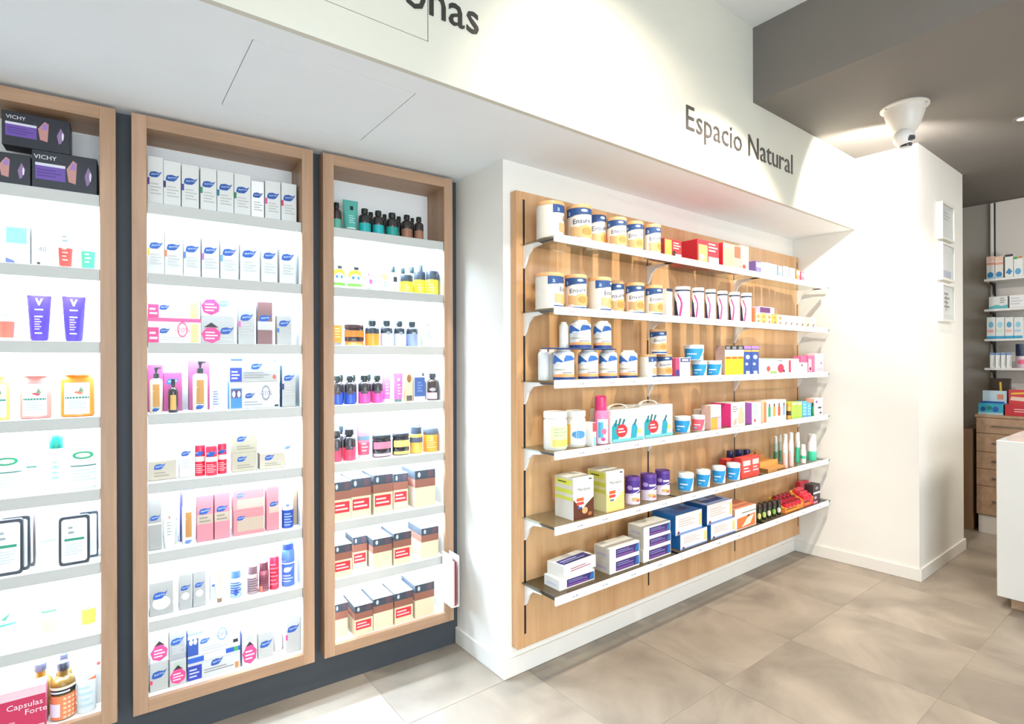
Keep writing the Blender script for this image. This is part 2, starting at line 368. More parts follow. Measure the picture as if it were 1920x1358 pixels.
def k_tube(T, w, h, dp, c='#eeeeee', cap='#eeeeee', capf=.16, pr=(), flare=1.0, bot=None, botf=.45, base=.8, **k):
    """squeeze tube standing on its cap, pressed flat at the top"""
    r = w/2*base; mb = MB(); n = 18; H = h*capf; m = mat(c, .35)
    rows = 7
    def ring(t):
        z = H+(h-H)*t; a = r+(w/2-r)*t; b = r*.85*(1-t)**.75+.0012
        return [(a*cos(2*pi*i/n), b*sin(2*pi*i/n), z) for i in range(n)]
    R = [ring(j/rows) for j in range(rows+1)]
    for j in range(rows):
        mm = mat(bot, .35) if bot and (j+.5)/rows < botf else m
        for i in range(n): mb.face([R[j][i], R[j][(i+1) % n], R[j+1][(i+1) % n], R[j+1][i]], mm, True)
    mb.face(list(reversed(R[0])), m); mb.face(R[-1], m)
    mb.box(-w/2, w/2, -.0012, .0012, h-.006, h, m); mb.build('tube_body', T)
    cp = MB(); cp.lathe([(0, 0), (r*.88, 0), (r*.93, h*.01), (r*.9, H*.98), (r*.6, H+.001), (0, H+.001)], mat(cap, .35), 18, sy=.85); cp.build('cap', T)
    if pr:
        def f(u, v, o):
            t = v; a = r+(w/2-r)*t; b = r*.85*(1-t)**.75+.0012; x = (u-.5)*2*a*.92
            return (x, -b*sqrt(max(.02, 1-(x/a)**2))-o-.0006, H+(h-H)*t)
        prints(pr, w, h-H, f, True).build('printed_front', T)
def k_jar(T, w, h, dp, c='#f4d24a', lid='#222', lidf=.35, pr=(), sy=1.0, neck=.9, **k):
    r = w/2; zl = h*(1-lidf); mb = MB(); m = mat(c, .2, coat=.4)
    mb.lathe([(0, 0), (r*.92, 0), (r, h*.04), (r, zl*.9), (r*neck, zl), (0, zl)], m, 22, sy=sy); mb.build('jar_body', T)
    l = MB(); l.lathe([(0, zl-.0005), (r*.97, zl-.0005), (r, zl+h*.02), (r, h*.97), (r*.95, h), (0, h)], mat(lid, .35), 22, sy=sy); l.build('lid', T)
    if pr: prints(pr, 2.9*r, zl*.84, cyl_map(r, zl*.84, h*.04, 2.9, sy), True).build('wrap_label', T)
def k_pouch(T, w, h, dp, c='#f3f5f6', edge='#26282e', pr=(), **k):
    """flat sachet card with a rounded coloured border"""
    mb = MB(); q = min(w, h)*.12
    P = []
    for cx, cz, a0 in ((w/2-q, h-q, 0), (-w/2+q, h-q, pi/2), (-w/2+q, q, pi), (w/2-q, q, 1.5*pi)):
        P += [(cx+q*cos(a0+i*pi/8), cz+q*sin(a0+i*pi/8)) for i in range(5)]
    mb.prism(P, 'y', -dp/2, dp/2, mat(edge, .35)); mb.build('pouch_body', T)
    sc = .83; lb = MB(); Q = [(x*sc, h/2+(z-h/2)*.89) for x, z in P]
    lb.prism(Q, 'y', -dp/2-.0012, -dp/2+.001, mat(c, .4)); lb.build('face_panel', T)
    if pr: prints(pr, w, h, front_map(w, h, dp+.0028), False).build('printed_front', T)
def k_wedge(T, w, h, dp, c='#f2f4f6', c2='#1f8fce', pr=(), **k):
    """thickener tin: white waisted tin with slanting blue panel"""
    mb = MB(); r = w/2
    mb.lathe([(0, 0), (r*.9, 0), (r*.93, h*.03), (r*.93, h*.5), (r*.97, h*.8), (r*.97, h*.84), (0, h*.84)], mat(c, .3), 22); mb.build('tin_body', T)
    l = MB(); l.lathe([(0, h*.83), (r, h*.83), (r, h*.97), (r*.95, h), (0, h)], mat('#dceaf2', .3), 22); l.build('lid', T)
    prints([('p', [(.12, .04), (.66, .04), (.9, .93), (.05, .93)], c2), ('p', [(.66, .04), (.76, .04), (.98, .93), (.9, .93)], '#f6f6f6'), ('lines', .22, .4, .7, .58, 1, '#e4f0f8'), ('e', .3, .25, .1, .08, '#7fc4ea')]+list(pr), 2.9*r, h*.78, cyl_map(r*.965, h*.78, h*.03, 2.9), True).build('wrap_label', T)
KIND = dict(carton=k_carton, can=k_can, bottle=k_bottle, pump=k_pump, spray=k_spray, tube=k_tube, jar=k_jar, pouch=k_pouch, wedge=k_wedge)
ROUND = {'can', 'bottle', 'pump', 'spray', 'jar', 'tube', 'wedge'}
NAMES = dict(carton=('product_carton', 'carton'), can=('powder_can', 'can'), bottle=('bottle', 'bottle'), pump=('pump_bottle', 'bottle'), spray=('spray_can', 'spray can'), tube=('squeeze_tube', 'tube'), jar=('jar', 'jar'), pouch=('sachet', 'sachet'), wedge=('powder_tin', 'tin'))
ITEMS = []
class Shelf:
    def __init__(s, fr, z, where, d, lo, hi, back): s.fr, s.z, s.where, s.d, s.lo, s.hi, s.back = fr, z, where, d, lo, hi, back; s.it = []
    def add(s, kind, x0, x1, y, desc, dp=None, d=None, on=None, z=None, name=None, cat=None, group=None, rot=0, hh=None, **k):
        """x0,x1,y: left, right and top edge of its front as seen; dp depth (m); d front plane; on: item it stands on"""
        fr = s.fr; d = s.d if d is None else d
        if on is not None: z = on['top']
        z = s.z if z is None else z
        z += .0006
        xm = (x0+x1)/2
        if kind in ROUND:
            sy = k.get('sy', .85 if kind == 'tube' else 1.0)
            u0, u1 = fr.uz(x0, y, d+.02)[0], fr.uz(x1, y, d+.02)[0]
            P = fr.w((u0+u1)/2, d, z)-CAM; P.z = 0; ct = abs(P.normalized().dot(fr.n))
            r = (u1-u0)/2*ct/sqrt(ct*ct*1+(1-ct*ct)*sy*sy) if sy != 1 else (u1-u0)/2*ct
            dc = d+r*sy
            for _ in range(2):
                u0, u1 = fr.uz(x0, y, dc)[0], fr.uz(x1, y, dc)[0]
                r = (u1-u0)/2*ct/sqrt(ct*ct+(1-ct*ct)*sy*sy); dc = d+r*sy
            w = 2*r; dd = w*sy; h = fr.uz(xm, y, dc-r*sy*.3)[1]-z
        else:
            u0, u1 = fr.uz(x0, y, d)[0], fr.uz(x1, y, d)[0]; w = u1-u0; h = fr.uz(xm, y, d)[1]-z
            dd = dp or .045; dc = d+dd/2
        if hh: h = hh
        uc = (u0+u1)/2
        if s.lo is not None: uc = max(uc, s.lo+w/2+.002)
        if s.hi is not None: uc = min(uc, s.hi-w/2-.002)
        if s.back is not None: 
            if dc+dd/2 > s.back-.001:
                dd2 = (s.back-.001-d)
                if kind in ROUND: dc = s.back-.001-dd/2
                else: dd = dd2; dc = d+dd/2
        n, ct_ = NAMES[kind]; n = name or n; ct_ = cat or ct_
        ang = fr.a+rot
        if kind in ROUND and k.get('sy', .85 if kind == 'tube' else 1.0) == 1.0:   # round packs were turned label-first towards the aisle
            Q = fr.w(uc, dc, z)
            ang = .9*atan2(-Q.x, Q.y)+.1*fr.a+rot if fr is not FARF else ang
        T = empty(n, fr.w(uc, dc, z), ang)
        KIND[kind](T, w, h, dd, **k)
        rec = dict(rd=(kind in ROUND and abs(dd-w) < 1e-6), T=T, desc=desc, cat=ct_, s=s, u=uc, top=z+h, w=w, h=h, d=dc, dd=dd, on=on, group=group, z=z)
        s.it.append(rec); ITEMS.append(rec); return rec
    def row(s, kind, xs, desc, **k):
        """xs: list of (x0,x1,ytop)"""
        return [s.add(kind, a, b, y, desc, **k) for a, b, y in xs]
ORD = ['first', 'second', 'third', 'fourth', 'fifth', 'sixth', 'seventh', 'eighth', 'ninth', 'tenth', 'eleventh', 'twelfth']
def settle():
    """nudge packs standing on the same shelf apart, a few millimetres at most, so that none touch"""
    lev = {}
    for r in ITEMS: lev.setdefault(id(r['s']), []).append(r)
    def pen(a, b):
        if a['z'] >= b['top']-.007 or b['z'] >= a['top']-.007: return None
        du, dd = b['u']-a['u'], b['d']-a['d']
        if a['rd'] and b['rd']:
            R_ = (a['w']+b['w'])/2+.0012; L = sqrt(du*du+dd*dd)
            return None if L >= R_ or L < 1e-6 else ((R_-L)*du/L, (R_-L)*dd/L)
        if a['rd'] != b['rd']:
            c, q, sg = (a, b, 1) if a['rd'] else (b, a, -1)
            x, y = c['u']-q['u'], c['d']-q['d']; hx, hy = q['w']/2, q['dd']/2
            cx, cy = max(-hx, min(hx, x)), max(-hy, min(hy, y)); vx, vy = x-cx, y-cy; L = sqrt(vx*vx+vy*vy); R_ = c['w']/2+.0012
            if L >= R_: return None
            if L < 1e-6: ox = hx+R_-abs(x); return (-sg*math.copysign(ox, x), 0)
            return (-sg*vx/L*(R_-L), -sg*vy/L*(R_-L))
        ox = (a['w']+b['w'])/2+.0008-abs(du); oy = (a['dd']+b['dd'])/2+.0008-abs(dd)
        if ox <= 0 or oy <= 0: return None
        return (math.copysign(ox, du), 0) if ox < oy*1.5 else (0, math.copysign(oy, dd))
    for L in lev.values():
        s = L[0]['s']
        for it in range(80):
            moved = False
            for i, a in enumerate(L):
                for b in L[i+1:]:
                    p = pen(a, b)
                    if p:
                        moved = True
                        for r, k in ((a, -.5), (b, .5)): r['u'] += p[0]*k; r['d'] += p[1]*k
            for r in L:
                if s.lo is not None: r['u'] = max(r['u'], s.lo+r['w']/2+.001)
                if s.hi is not None: r['u'] = min(r['u'], s.hi-r['w']/2-.001)
                if s.back is not None: r['d'] = min(r['d'], s.back-.001-r['dd']/2)
                fr_ = -.21 if s.fr is RACKF else (-.045 if s.fr is CABF else -9)
                r['d'] = max(r['d'], fr_+r['dd']/2)
            if not moved: break
        for r in L: r['T'].location = s.fr.w(r['u'], r['d'], r['z'])
def finish_labels():
    by = {}
    for r in ITEMS: by.setdefault((id(r['s']), r['desc']), []).append(r)
    for (_, desc), L in by.items():
        L.sort(key=lambda r: (round(r['u'], 3), r['z'])); s = L[0]['s']; n = len(L)
        for i, r in enumerate(L):
            if n == 1: lab = '%s, %s' % (desc, s.where)
            else:
                pos = ('leftmost' if i == 0 else 'rightmost' if i == n-1 else ORD[i]+' from left' if i < len(ORD) else ORD[n-1-i]+' from right')
                lab = '%s, %s, %s' % (desc, pos, s.where)
                g = r['group'] or (desc+'s '+s.where)
                r['T']['group'] = g
            if r['group']: r['T']['group'] = r['group']
            r['T']['label'] = lab; r['T']['category'] = r['cat']
            if len(lab.split()) > 16: print('LONG', len(lab.split()), lab)
# ------------------------------------------------------------------ the setting
def sbox(name, *boxes, m, parent=None):
    mb = MB()
    for b in boxes: mb.box(*b, m)
    return struct(mb.build(name, parent))
X0, YF = -2.6, -3.4          # left and front walls of the shop (behind the camera)
NW, SX = 1.928, 1.428        # niche wall plane, side wall plane
ZS, FY = 2.30, 1.517         # soffit underside, fascia plane
ZD, ZC, BX = 2.785, 3.184, 2.79
floor = struct(MB().build('floor')) if False else None
mb = MB(); mb.box(X0, 6.4, YF, 3.0, -.08, -.0016, mat('#9c9282', .8)); floor = struct(mb.build('floor'))
mb = MB(); mb.box(-.3025+.0009, .3025-.0009, -.3+.0009, .3-.0009, -.0015, 0, TILE, ch=.0005); base = mb.build('tile', floor)
first = True
for i in range(-6, 9):
    for j in range(-4, 4):
        o = base if first else base.copy()
        if not first: COL.objects.link(o)
        o.parent = floor; o.location = (2.158+.605*i-.3025, .715+.6*j-.3, 0); first = False
# slate wall piers around the three cabinets
CABS = [(-1.259, -.638), (-.593, .028), (.068, .682)]
ZB, ZT, FRD, BKD = .152, 2.288, -.065, .122
mb = MB()
us = [-3.3]+[v for c in CABS for v in c]+[.742]
for a, b in zip(us[0::2], us[1::2]): mb.box(a, b, 0, .16, 0, ZS, DARKW)
for a, b in CABS: mb.box(a, b, 0, .16, 0, ZB, DARKW); mb.box(a, b, .0, .16, ZT, ZS, DARKW)
mb.box(-3.3, .742, .16, .2, 0, ZS, DARKW)
struct(mb.build('wall_back', loc=CABF.O, rot=CABF.a))
# white block that carries the wooden rack, and the column
mb = MB(); mb.box(SX, 4.5, NW, 2.7, 0, ZS, WALLW); struct(mb.build('wall_niche'))
mb = MB(); mb.prism([(4.098, 1.95), (4.142, 1.165), (5.115, 1.165), (5.115, 2.7), (4.098, 2.7)], 'z', 0, ZD, WALLW); struct(mb.build('wall_column'))
sbox('wall_left', (X0-.1, X0, YF, 3.0, 0, ZC), m=WALLW)
sbox('wall_front', (X0, 6.4, YF-.1, YF, 0, ZC), m=WALLW)
sbox('wall_right', (6.24, 6.4, YF, 3.0, 0, ZD), m=plaster('greige_wall_paint', '#b3aa9e'))
sbox('wall_rear', (5.115, 6.24, 2.7, 2.8, 0, ZD), m=WALLW)
# soffit with its flush access panel
AX0, AX1, AY0, AY1 = .345, .85, 1.632, 2.115
sbox('ceiling_soffit', (X0, AX0, FY+.02, 2.75, ZS, ZS+.02), (AX1, 4.13, FY+.02, 2.75, ZS, ZS+.02), (AX0, AX1, FY+.02, AY0, ZS, ZS+.02), (AX0, AX1, AY1, 2.75, ZS, ZS+.02), (AX0, AX1, AY0, AY1, ZS+.012, ZS+.03), m=SOFF)
g = .0025
mb = MB(); mb.box(AX0+g, AX1-g, AY0+g, AY1-g, ZS+.0003, ZS+.012, SOFF, ch=.001)
tag(mb.build('access_panel'), 'flush white hatch outlined in the lowered ceiling above the cabinets', 'hatch')
# fascia with its flush panel
PX0, PX1, PZ0, PZ1 = -.35, .833, 2.412, 3.02
sbox('wall_fascia', (X0, PX0, FY, FY+.02, ZS, ZC), (PX1, BX, FY, FY+.02, ZS, ZC), (BX, 4.125, FY, FY+.02, ZS, ZD), (PX0, PX1, FY, FY+.02, ZS, PZ0), (PX0, PX1, FY, FY+.02, PZ1, ZC), (PX0, PX1, FY+.012, FY+.04, PZ0, PZ1), m=FASW)
mb = MB(); mb.box(PX0+g, PX1-g, FY+.0003, FY+.012, PZ0+g, PZ1-g, FASW, ch=.001)
tag(mb.build('access_panel'), 'flush cream panel in the fascia behind the large black letters', 'hatch')
sbox('ceiling', (X0-.1, BX+.1, YF, FY+.1, ZC, ZC+.1), m=CEILW)
sbox('ceiling_dark', (BX, 6.4, YF, FY, ZD, ZC), (4.13, 6.4, FY, 3.0, ZD, ZC), m=DARKC)
# skirting boards
def skirt(name, x0, x1, y0, y1, rot=0, loc=(0, 0, 0)):
    mb = MB(); mb.box(x0, x1, y0, y1, 0, .081, SKIRT, ch=.0025); return struct(mb.build(name, loc=loc, rot=rot))
skirt('baseboard_niche', SX-.012, 4.085, NW-.012, NW)
skirt('baseboard_side', SX-.012, SX, NW, 2.325)
a = atan2(1.165-1.95, 4.142-4.098)
skirt('baseboard_column_side', -.02, sqrt(.044**2+.785**2)+.012, -.012, 0, a, (4.098, 1.95, 0))
skirt('baseboard_column', 4.13, 5.127, 1.153, 1.165); skirt('baseboard_column_right', 5.115, 5.127, 1.165, 2.7)

# ------------------------------------------------------------------ lettering
def lettering(text, x, z, capH, label, thin, col):
    T = empty('wall_lettering', (x, FY, z), 0, label, 'lettering')
    def W(s): return text_geo(s, thin)[2]
    base_w = W('||'); pen = 0
    for ch in text:
        adv = W('|'+ch+'|')-base_w
        if ch != ' ':
            V, F, w = text_geo(ch, thin); mb = MB(); cx = pen+adv/2
            # extrude the glyph outline into a thin plate
            n = len(V); P = [((v[0]+cx)*capH, -.0005, v[1]*capH) for v in V]; Q = [(p[0], -.004, p[2]) for p in P]
            mb.mesh(P+Q, [tuple(reversed(f)) for f in F]+[tuple(i+n for i in f) for f in F], col)
            cnt = {}
            for f in F:
                for i in range(len(f)):
                    e = (f[i], f[(i+1) % len(f)]); cnt[e] = 1
            side = [(a_, b_, b_+n, a_+n) for (a_, b_) in cnt if (b_, a_) not in cnt]
            mb.mesh(P+Q, side, col); mb.build('letter', T)
        pen += adv
    return T, pen*capH
INK = mat('#26241f', .5)
lettering('Espacio Natural', 2.18, 2.490, .1205, 'thin black letters reading Espacio Natural on the white fascia', -.004, mat('#4a4643', .5))
lettering('onas', .742, 2.500, .112, 'bold black letters onas on the cream fascia, cut by the frame', .004, INK)

# ------------------------------------------------------------------ the three lit cabinets
SZ = [1.98, 1.725, 1.475, 1.217, .968, .715, .47]
def led(u0, u1, z):
    # one row of diodes washes the back panel, one row at the lip throws light out and down
    for d, tilt, e in ((.012, 22, 8.0), (-.045, -34, 3.0)):
        l = bpy.data.lights.new('cabinet_led', 'AREA'); l.shape = 'RECTANGLE'; l.size = u1-u0-.02; l.size_y = .01; l.energy = e; l.color = (.64, .81, 1)
        o = bpy.data.objects.new('cabinet_led', l); COL.objects.link(o); o.location = CABF.w((u0+u1)/2, d, z)
        o.rotation_euler = (radians(tilt), 0, CABF.a)
LEDW = 3.6
DIFF = mat('#fbfbf6', .4, emit=2.5); INW = mat('#efefec', .5)
CABLAB = ['leftmost lit display cabinet with oak frame, cut by the photo edge', 'middle lit oak display cabinet, filled mostly with leaf-logo cartons', 'rightmost lit oak display cabinet, beside the white side wall']
for (a, b), lab in zip(CABS, CABLAB):
    T = empty('display_cabinet', CABF.O+CABF.n*0, CABF.a, lab, 'cabinet', 'lit oak display cabinets')
    t = .045
    for x0 in (a, b-t):
        mb = MB(); mb.box(x0, x0+t, FRD, FRD+.02, ZB, ZT, OAK, ch=.0008); mb.build('frame_stile', T)
    for z0 in (ZB, ZT-t):
        mb = MB(); mb.box(a+t, b-t, FRD, FRD+.02, z0, z0+t, OAKX, ch=.0008); mb.build('frame_rail', T)
    for x0 in (a, b-.018):
        mb = MB(); mb.box(x0, x0+.018, FRD+.02, BKD, ZB, ZT, OAK); mb.build('outer_side', T)
    for x0, x1 in ((a+.018, a+t), (b-t, b-.018)):
        mb = MB(); mb.box(x0, x1, FRD+.02, BKD, SZ[0]+.0, ZT-.018, OAK); mb.build('top_side_lining', T)
        mb = MB(); mb.box(x0, x1, FRD+.02, BKD, ZB+.018, SZ[0], INW); mb.build('side_lining', T)
    mb = MB(); mb.box(a+t, b-t, FRD+.02, BKD, ZT-t, ZT, OAKX); mb.build('top_panel', T)
    mb = MB(); mb.box(a+t, b-t, FRD+.02, BKD, ZB, ZB+t, mat('#ece4d8', .45)); mb.build('bottom_panel', T)
    mb = MB(); mb.box(a+.018, b-.018, BKD, BKD+.012, ZB, ZT, INW); mb.build('back_panel', T)
    for z in SZ:
        mb = MB(); mb.box(a+t+.001, b-t-.001, FRD+.019, BKD, z-.012, z, INW); s = mb.build('shelf', T)
        mb = MB(); mb.box(a+t+.001, b-t-.001, FRD+.008, FRD+.019, z-.038, z+.001, LIP, ch=.0008); mb.build('shelf_lip', T)
        mb = MB(); mb.box(a+t+.02, b-t-.02, .006, .02, z-.0165, z-.0125, DIFF); mb.build('led_strip', s)
        led(a+t, b-t, z-.018)
W_ = ['top shelf', 'second shelf', 'third shelf', 'fourth shelf', 'fifth shelf', 'sixth shelf', 'seventh shelf', 'bottom']
def cab_shelves(k, nm):
    a, b = CABS[k]; return [Shelf(CABF, z, '%s of %s cabinet' % (w, nm), -.012, a+.045, b-.045, BKD) for z, w in zip(SZ+[ZB+.045], W_)]
C1, C2, C3 = cab_shelves(0, 'left'), cab_shelves(1, 'middle'), cab_shelves(2, 'right')

# ------------------------------------------------------------------ wooden rack with glass shelves
T = empty('wooden_rack', (0, 0, 0), 0, 'large oak wall panel carrying six rows of glass shelves', 'wall panel')
SLX = [1.512, 2.369, 3.226, 4.075]
mb = MB(); xs = [1.468]+SLX+[4.098]
for i in range(5):
    a_ = xs[i]+(.0055 if i else 0); b_ = xs[i+1]-(.0055 if i < 4 else 0)
    p = MB(); p.box(a_, b_, NW-.043, NW-.001, .13, 2.16, PANELW, ch=.0015); p.build('oak_board', T)
for i, x in enumerate(SLX):
    p = MB(); p.box(x-.0055, x+.0055, NW-.035, NW-.001, .13, 2.16, PANELW)
    p.build('slot_filler', T)
    p = MB(); p.box(x-.0054, x+.0054, NW-.0422, NW-.035, .19, 2.125, mat('#20140c', .6)); p.build('slotted_standard', T)
    for z0, z1 in ((.13, .19), (2.125, 2.16)):
        p = MB(); p.box(x-.0056, x+.0056, NW-.043, NW-.035, z0, z1, PANELW); p.build('slot_end', T)
RZ = [1.93, 1.63, 1.325, 1.03, .72, .43]
LV = ['top', 'second', 'third', 'fourth', 'fifth', 'lowest']
SEG = [(1.492, 2.343), (2.349, 3.178), (3.184, 4.09)]
SN = ['left', 'middle', 'right']
BRK = mat('#ecebe8', .35); PRC = mat('#f0efec', .25); TICK = mat('#9a9aa0', .6)
def bracket(x, z, T):
    q = MB(); q.prism([(0, 0), (-.10, 0), (-.118, -.006), (-.118, -.013), (-.06, -.02), (-.03, -.045), (-.012, -.085), (0, -.1)], 'x', x-.006, x+.006, BRK)
    o = q.build('bracket', T, (0, 1.885, z-.0125))
    q = MB(); q.box(x-.004, x+.004, -.215, -.1, -.008, -.0005, mat('#3a3a3c', .4)); q.build('bracket_arm', o)
for z, lv in zip(RZ, LV):
    for k, (a_, b_) in enumerate(SEG):
        T = empty('glass_shelf', (0, 0, 0), 0, '%s glass shelf section with white price rail, %s level of the wooden rack' % (SN[k], lv), 'shelf', 'glass shelves of the wooden rack')
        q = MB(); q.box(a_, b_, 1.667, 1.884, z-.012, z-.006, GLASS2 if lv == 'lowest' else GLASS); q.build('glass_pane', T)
        q = MB(); q.prism([(1.660, z-.033), (1.664, z-.034), (1.667, z-.030), (1.667, z), (1.664, z+.001), (1.660, z-.002)], 'x', a_, min(b_, 4.04), PRC); q.build('price_rail', T)
        q = MB(); rr = random.Random(int(z*1000)+k)
        for n_ in range(4):
            xx = a_+.08+n_*.19+rr.random()*.06
            q.box(xx, xx+.012, 1.6594, 1.6602, z-.021, z-.016, TICK); q.box(xx+.018, xx+.03, 1.6594, 1.6602, z-.021, z-.014, TICK)
        q = q.build('price_print', T); q['kind'] = 'stuff'
        for x in ([SLX[0], SLX[1]] if k == 0 else [SLX[k+1]]): bracket(x, z, T)
R = [Shelf(RACKF, z-.006, '%s rack shelf' % lv, -.19, 1.47, 4.09, -.002) for z, lv in zip(RZ, LV)]

# ------------------------------------------------------------------ far corner: wall shelves, drawers, counter
p = MB(); p.box(6.215, 6.24, -2.2, 1.222, .9, ZD-.01, mat('#cfc8c0', .6)); T = p.build('shelf_back_panel'); tag(T, 'pale wall panel behind the far white shelves, past the column', 'wall panel')
p = MB(); p.box(6.205, 6.2145, 1.2, 1.222, .95, ZD-.012, mat('#e8e5de', .4)); p.box(6.208, 6.2145, 1.188, 1.2, .95, ZD-.012, mat('#1b1a18', .5)); p.build('slotted_standard', T)
FZ = [2.09, 1.835, 1.583, 1.338]
FS = []
for z, nm in zip(FZ, ['topmost', 'second', 'third', 'lowest']):
    T = empty('white_shelf', (0, 0, 0), 0, '%s white shelf on the far wall beyond the column' % nm, 'shelf', 'white shelves on the far wall')
    p = MB(); p.box(5.99, 6.2035, -2.1, 1.222, z-.018, z, mat('#e4e2de', .4), ch=.001); p.build('shelf_board', T)
    p = MB(); p.prism([(6.2035, z-.0185), (6.06, z-.0185), (6.06, z-.03), (6.17, z-.045), (6.19, z-.12), (6.2035, z-.12)], 'y', 1.188, 1.2, mat('#1d1c1a', .5)); p.build('bracket', T)
    FS.append(Shelf(FARF, z, '%s far wall shelf' % nm, -.215, None, None, -.01))
WD = wood('drawer_oak', '#a58468', '#c2a286', 'X', .4)
T = empty('drawer_cabinet', (0, 0, 0), 0, 'light wood drawer cabinet on a white plinth against the far wall', 'cabinet')
p = MB(); p.box(5.745, 6.2, -1.0, 1.222, .145, .94, WD); p.build('cabinet_body', T)
p = MB(); p.box(5.72, 6.2, -1.0, 1.228, .94, .962, WD, ch=.001); p.build('cabinet_top', T)
p = MB(); p.box(5.735, 6.2, -1.0, 1.21, 0.0, .145, mat('#dcd8d0', .5)); p.build('plinth', T)
for y1 in (1.222, .615, .008):
    zz = [.148, .382, .521, .659, .810, .937]
    for z0, z1 in zip(zz, zz[1:]):
        p = MB(); p.box(5.722, 5.744, y1-.603, y1-.002, z0+.003, z1-.001, WD, ch=.001); d_ = p.build('drawer', T)
        q = MB(); q.box(5.708, 5.714, y1-.5, y1-.1, (z0+z1)/2-.002, (z0+z1)/2+.004, mat('#8a8276', .3, .8))
        for yy in (y1-.49, y1-.115): q.box(5.714, 5.722, yy, yy+.006, (z0+z1)/2-.002, (z0+z1)/2+.004, mat('#8a8276', .3, .8))
        q.build('handle', d_)
p = MB(); p.box(5.73, 6.2, 1.245, 1.33, 0, .835, wood('dark_oak', '#7d6147', '#94765a'), ch=.002); tag(p.build('wooden_board'), 'upright wooden board in the gap left of the far drawer cabinet', 'board')
T = empty('counter', (4.045, .775, 0), 0, 'white sales counter on a wooden plinth at the right edge', 'counter')
p = MB(); p.box(0, .78, -2.2, 0, .068, .95, mat('#e2e3de', .25, coat=.5), ch=.003); p.build('counter_body', T)
p = MB(); p.box(.06, .72, -2.1, -.05, 0, .068, WD); p.build('plinth', T)
# three little acrylic wall frames on the column
for i, (z0, z1) in enumerate([(2.225, 2.475), (1.948, 2.203), (1.668, 1.926)]):
    T = empty('wall_frame', (4.512, 1.165, z0), 0, '%s of three small white framed certificates on the column front' % ['topmost', 'middle', 'lowest'][i], 'frame', 'framed certificates on the column')
    w_, h_ = .275, z1-z0
    p = MB()
    for b_ in ((0, .014, 0, h_), (w_-.014, w_, 0, h_), (.014, w_-.014, 0, .014), (.014, w_-.014, h_-.014, h_)): p.box(b_[0], b_[1], -.032, 0, b_[2], b_[3], mat('#e2e0d8', .4))
    p.build('frame_rim', T)
    p = MB(); p.box(.014, w_-.014, -.018, -.004, .014, h_-.014, mat('#f4f3f2', .5)); p.build('paper', T)
    sh = [('lines', .2, .55, .8, .8, 3, '#c9c6c6')]
    if i == 1: sh = [('r', .12, .1, .88, .28, '#c4c6dc')]
    if i == 2: sh = [('r', .42, .3, .5, .7, '#a6a09e'), ('lines', .3, .35, .75, .8, 4, '#8f8a88')]
    prints(sh, w_, h_, lambda u, v, o: (u*w_, -.018-o, v*h_), False).build('printed_text', T)
    p = MB(); p.box(.014, w_-.014, -.028, -.026, .014, h_-.014, glass('frame_glass', (.97, .98, .98))); p.build('glass_cover', T)
# ball-headed ceiling lamp
T = empty('ceiling_lamp', (3.50, 1.045, ZD), 0, 'white cone-shaped ceiling lamp with a ball head, on the dark ceiling', 'lamp')
CW = mat('#dcd6cd', .35)
p = MB(); p.lathe([(0, -.012), (.104, -.012), (.112, -.008), (.112, 0), (0, 0)], CW, 36); p.build('mount_flange', T)
p = MB(); p.lathe([(0, -.155), (.03, -.155), (.045, -.148), (.062, -.12), (.08, -.08), (.092, -.04), (.096, -.011), (0, -.011)], CW, 36, cx=0); p.build('cone_housing', T)
for a_ in (.4, 2.5, 4.6):
    p = MB(); p.lathe([(0, -.0145), (.004, -.0145), (.005, -.012), (0, -.012)], mat('#8f8a84', .4, .6), 10, cx=.103*cos(a_), cy=.103*sin(a_)); p.build('screw', T)
p = MB(); n_ = 14; p.lathe([(.05*sin(pi*i/n_), -.178-.05*cos(pi*i/n_)) for i in range(n_+1)], mat('#f1efeb', .3), 28, cx=-.03, cy=-.005); b_ = p.build('ball_head', T)
p = MB(); p.prism([(-.012, -.012), (.012, -.012), (.016, .0), (.012, .012), (-.012, .012), (-.016, 0)], 'y', -.062, -.04, mat('#4c4c52', .3)); o_ = p.build('tilt_knob', b_, (-.022, -.002, -.196)); o_.rotation_euler = (0, 0, radians(-35))
p = MB(); p.lathe([(0, -.232), (.026, -.230), (.03, -.222), (.03, -.214), (0, -.214)], mat('#33343a', .15), 20, cx=-.026, cy=-.012); p.build('lens_ring', b_)
T = empty('recessed_downlight', (4.212, .684, ZD), 0, 'small round recessed downlight in the dark ceiling', 'light')
p = MB(); p.lathe([(.028, -.003), (.045, -.004), (.047, 0), (.028, 0)], mat('#8b857e', .3, .5), 24); p.build('trim_ring', T)
p = MB(); p.lathe([(0, -.002), (.027, -.002), (.027, -.0005), (0, -.0005)], mat('#fff4df', .4, emit=6), 20); p.build('lamp_lens', T)
l = bpy.data.lights.new('downlight', 'SPOT'); l.energy = 30; l.color = WARM; l.spot_size = radians(95); l.spot_blend = .6; l.shadow_soft_size = .03
o = bpy.data.objects.new('downlight', l); COL.objects.link(o); o.location = (4.212, .684, ZD-.01)
# ------------------------------------------------------------------ products
BLU = '#1c4f9c'; GR = '#bdbdb8'
def leafp(tab=None, v=.64, tv=.5, col=BLU, ww=.8, u=.52, ln=True):
    p = []
    if tab: p.append(('r', 0, tv-.08, .14, tv+.06, tab))
    if ln: p.append(('lines', .2, v-.42, .9, v-.16, 4, GR))
    p.append(('leaf', u, v, ww, col)); return p
SILV = '#b2b2ad'; GREY = '#b9b5aa'; TAN = '#b3a894'
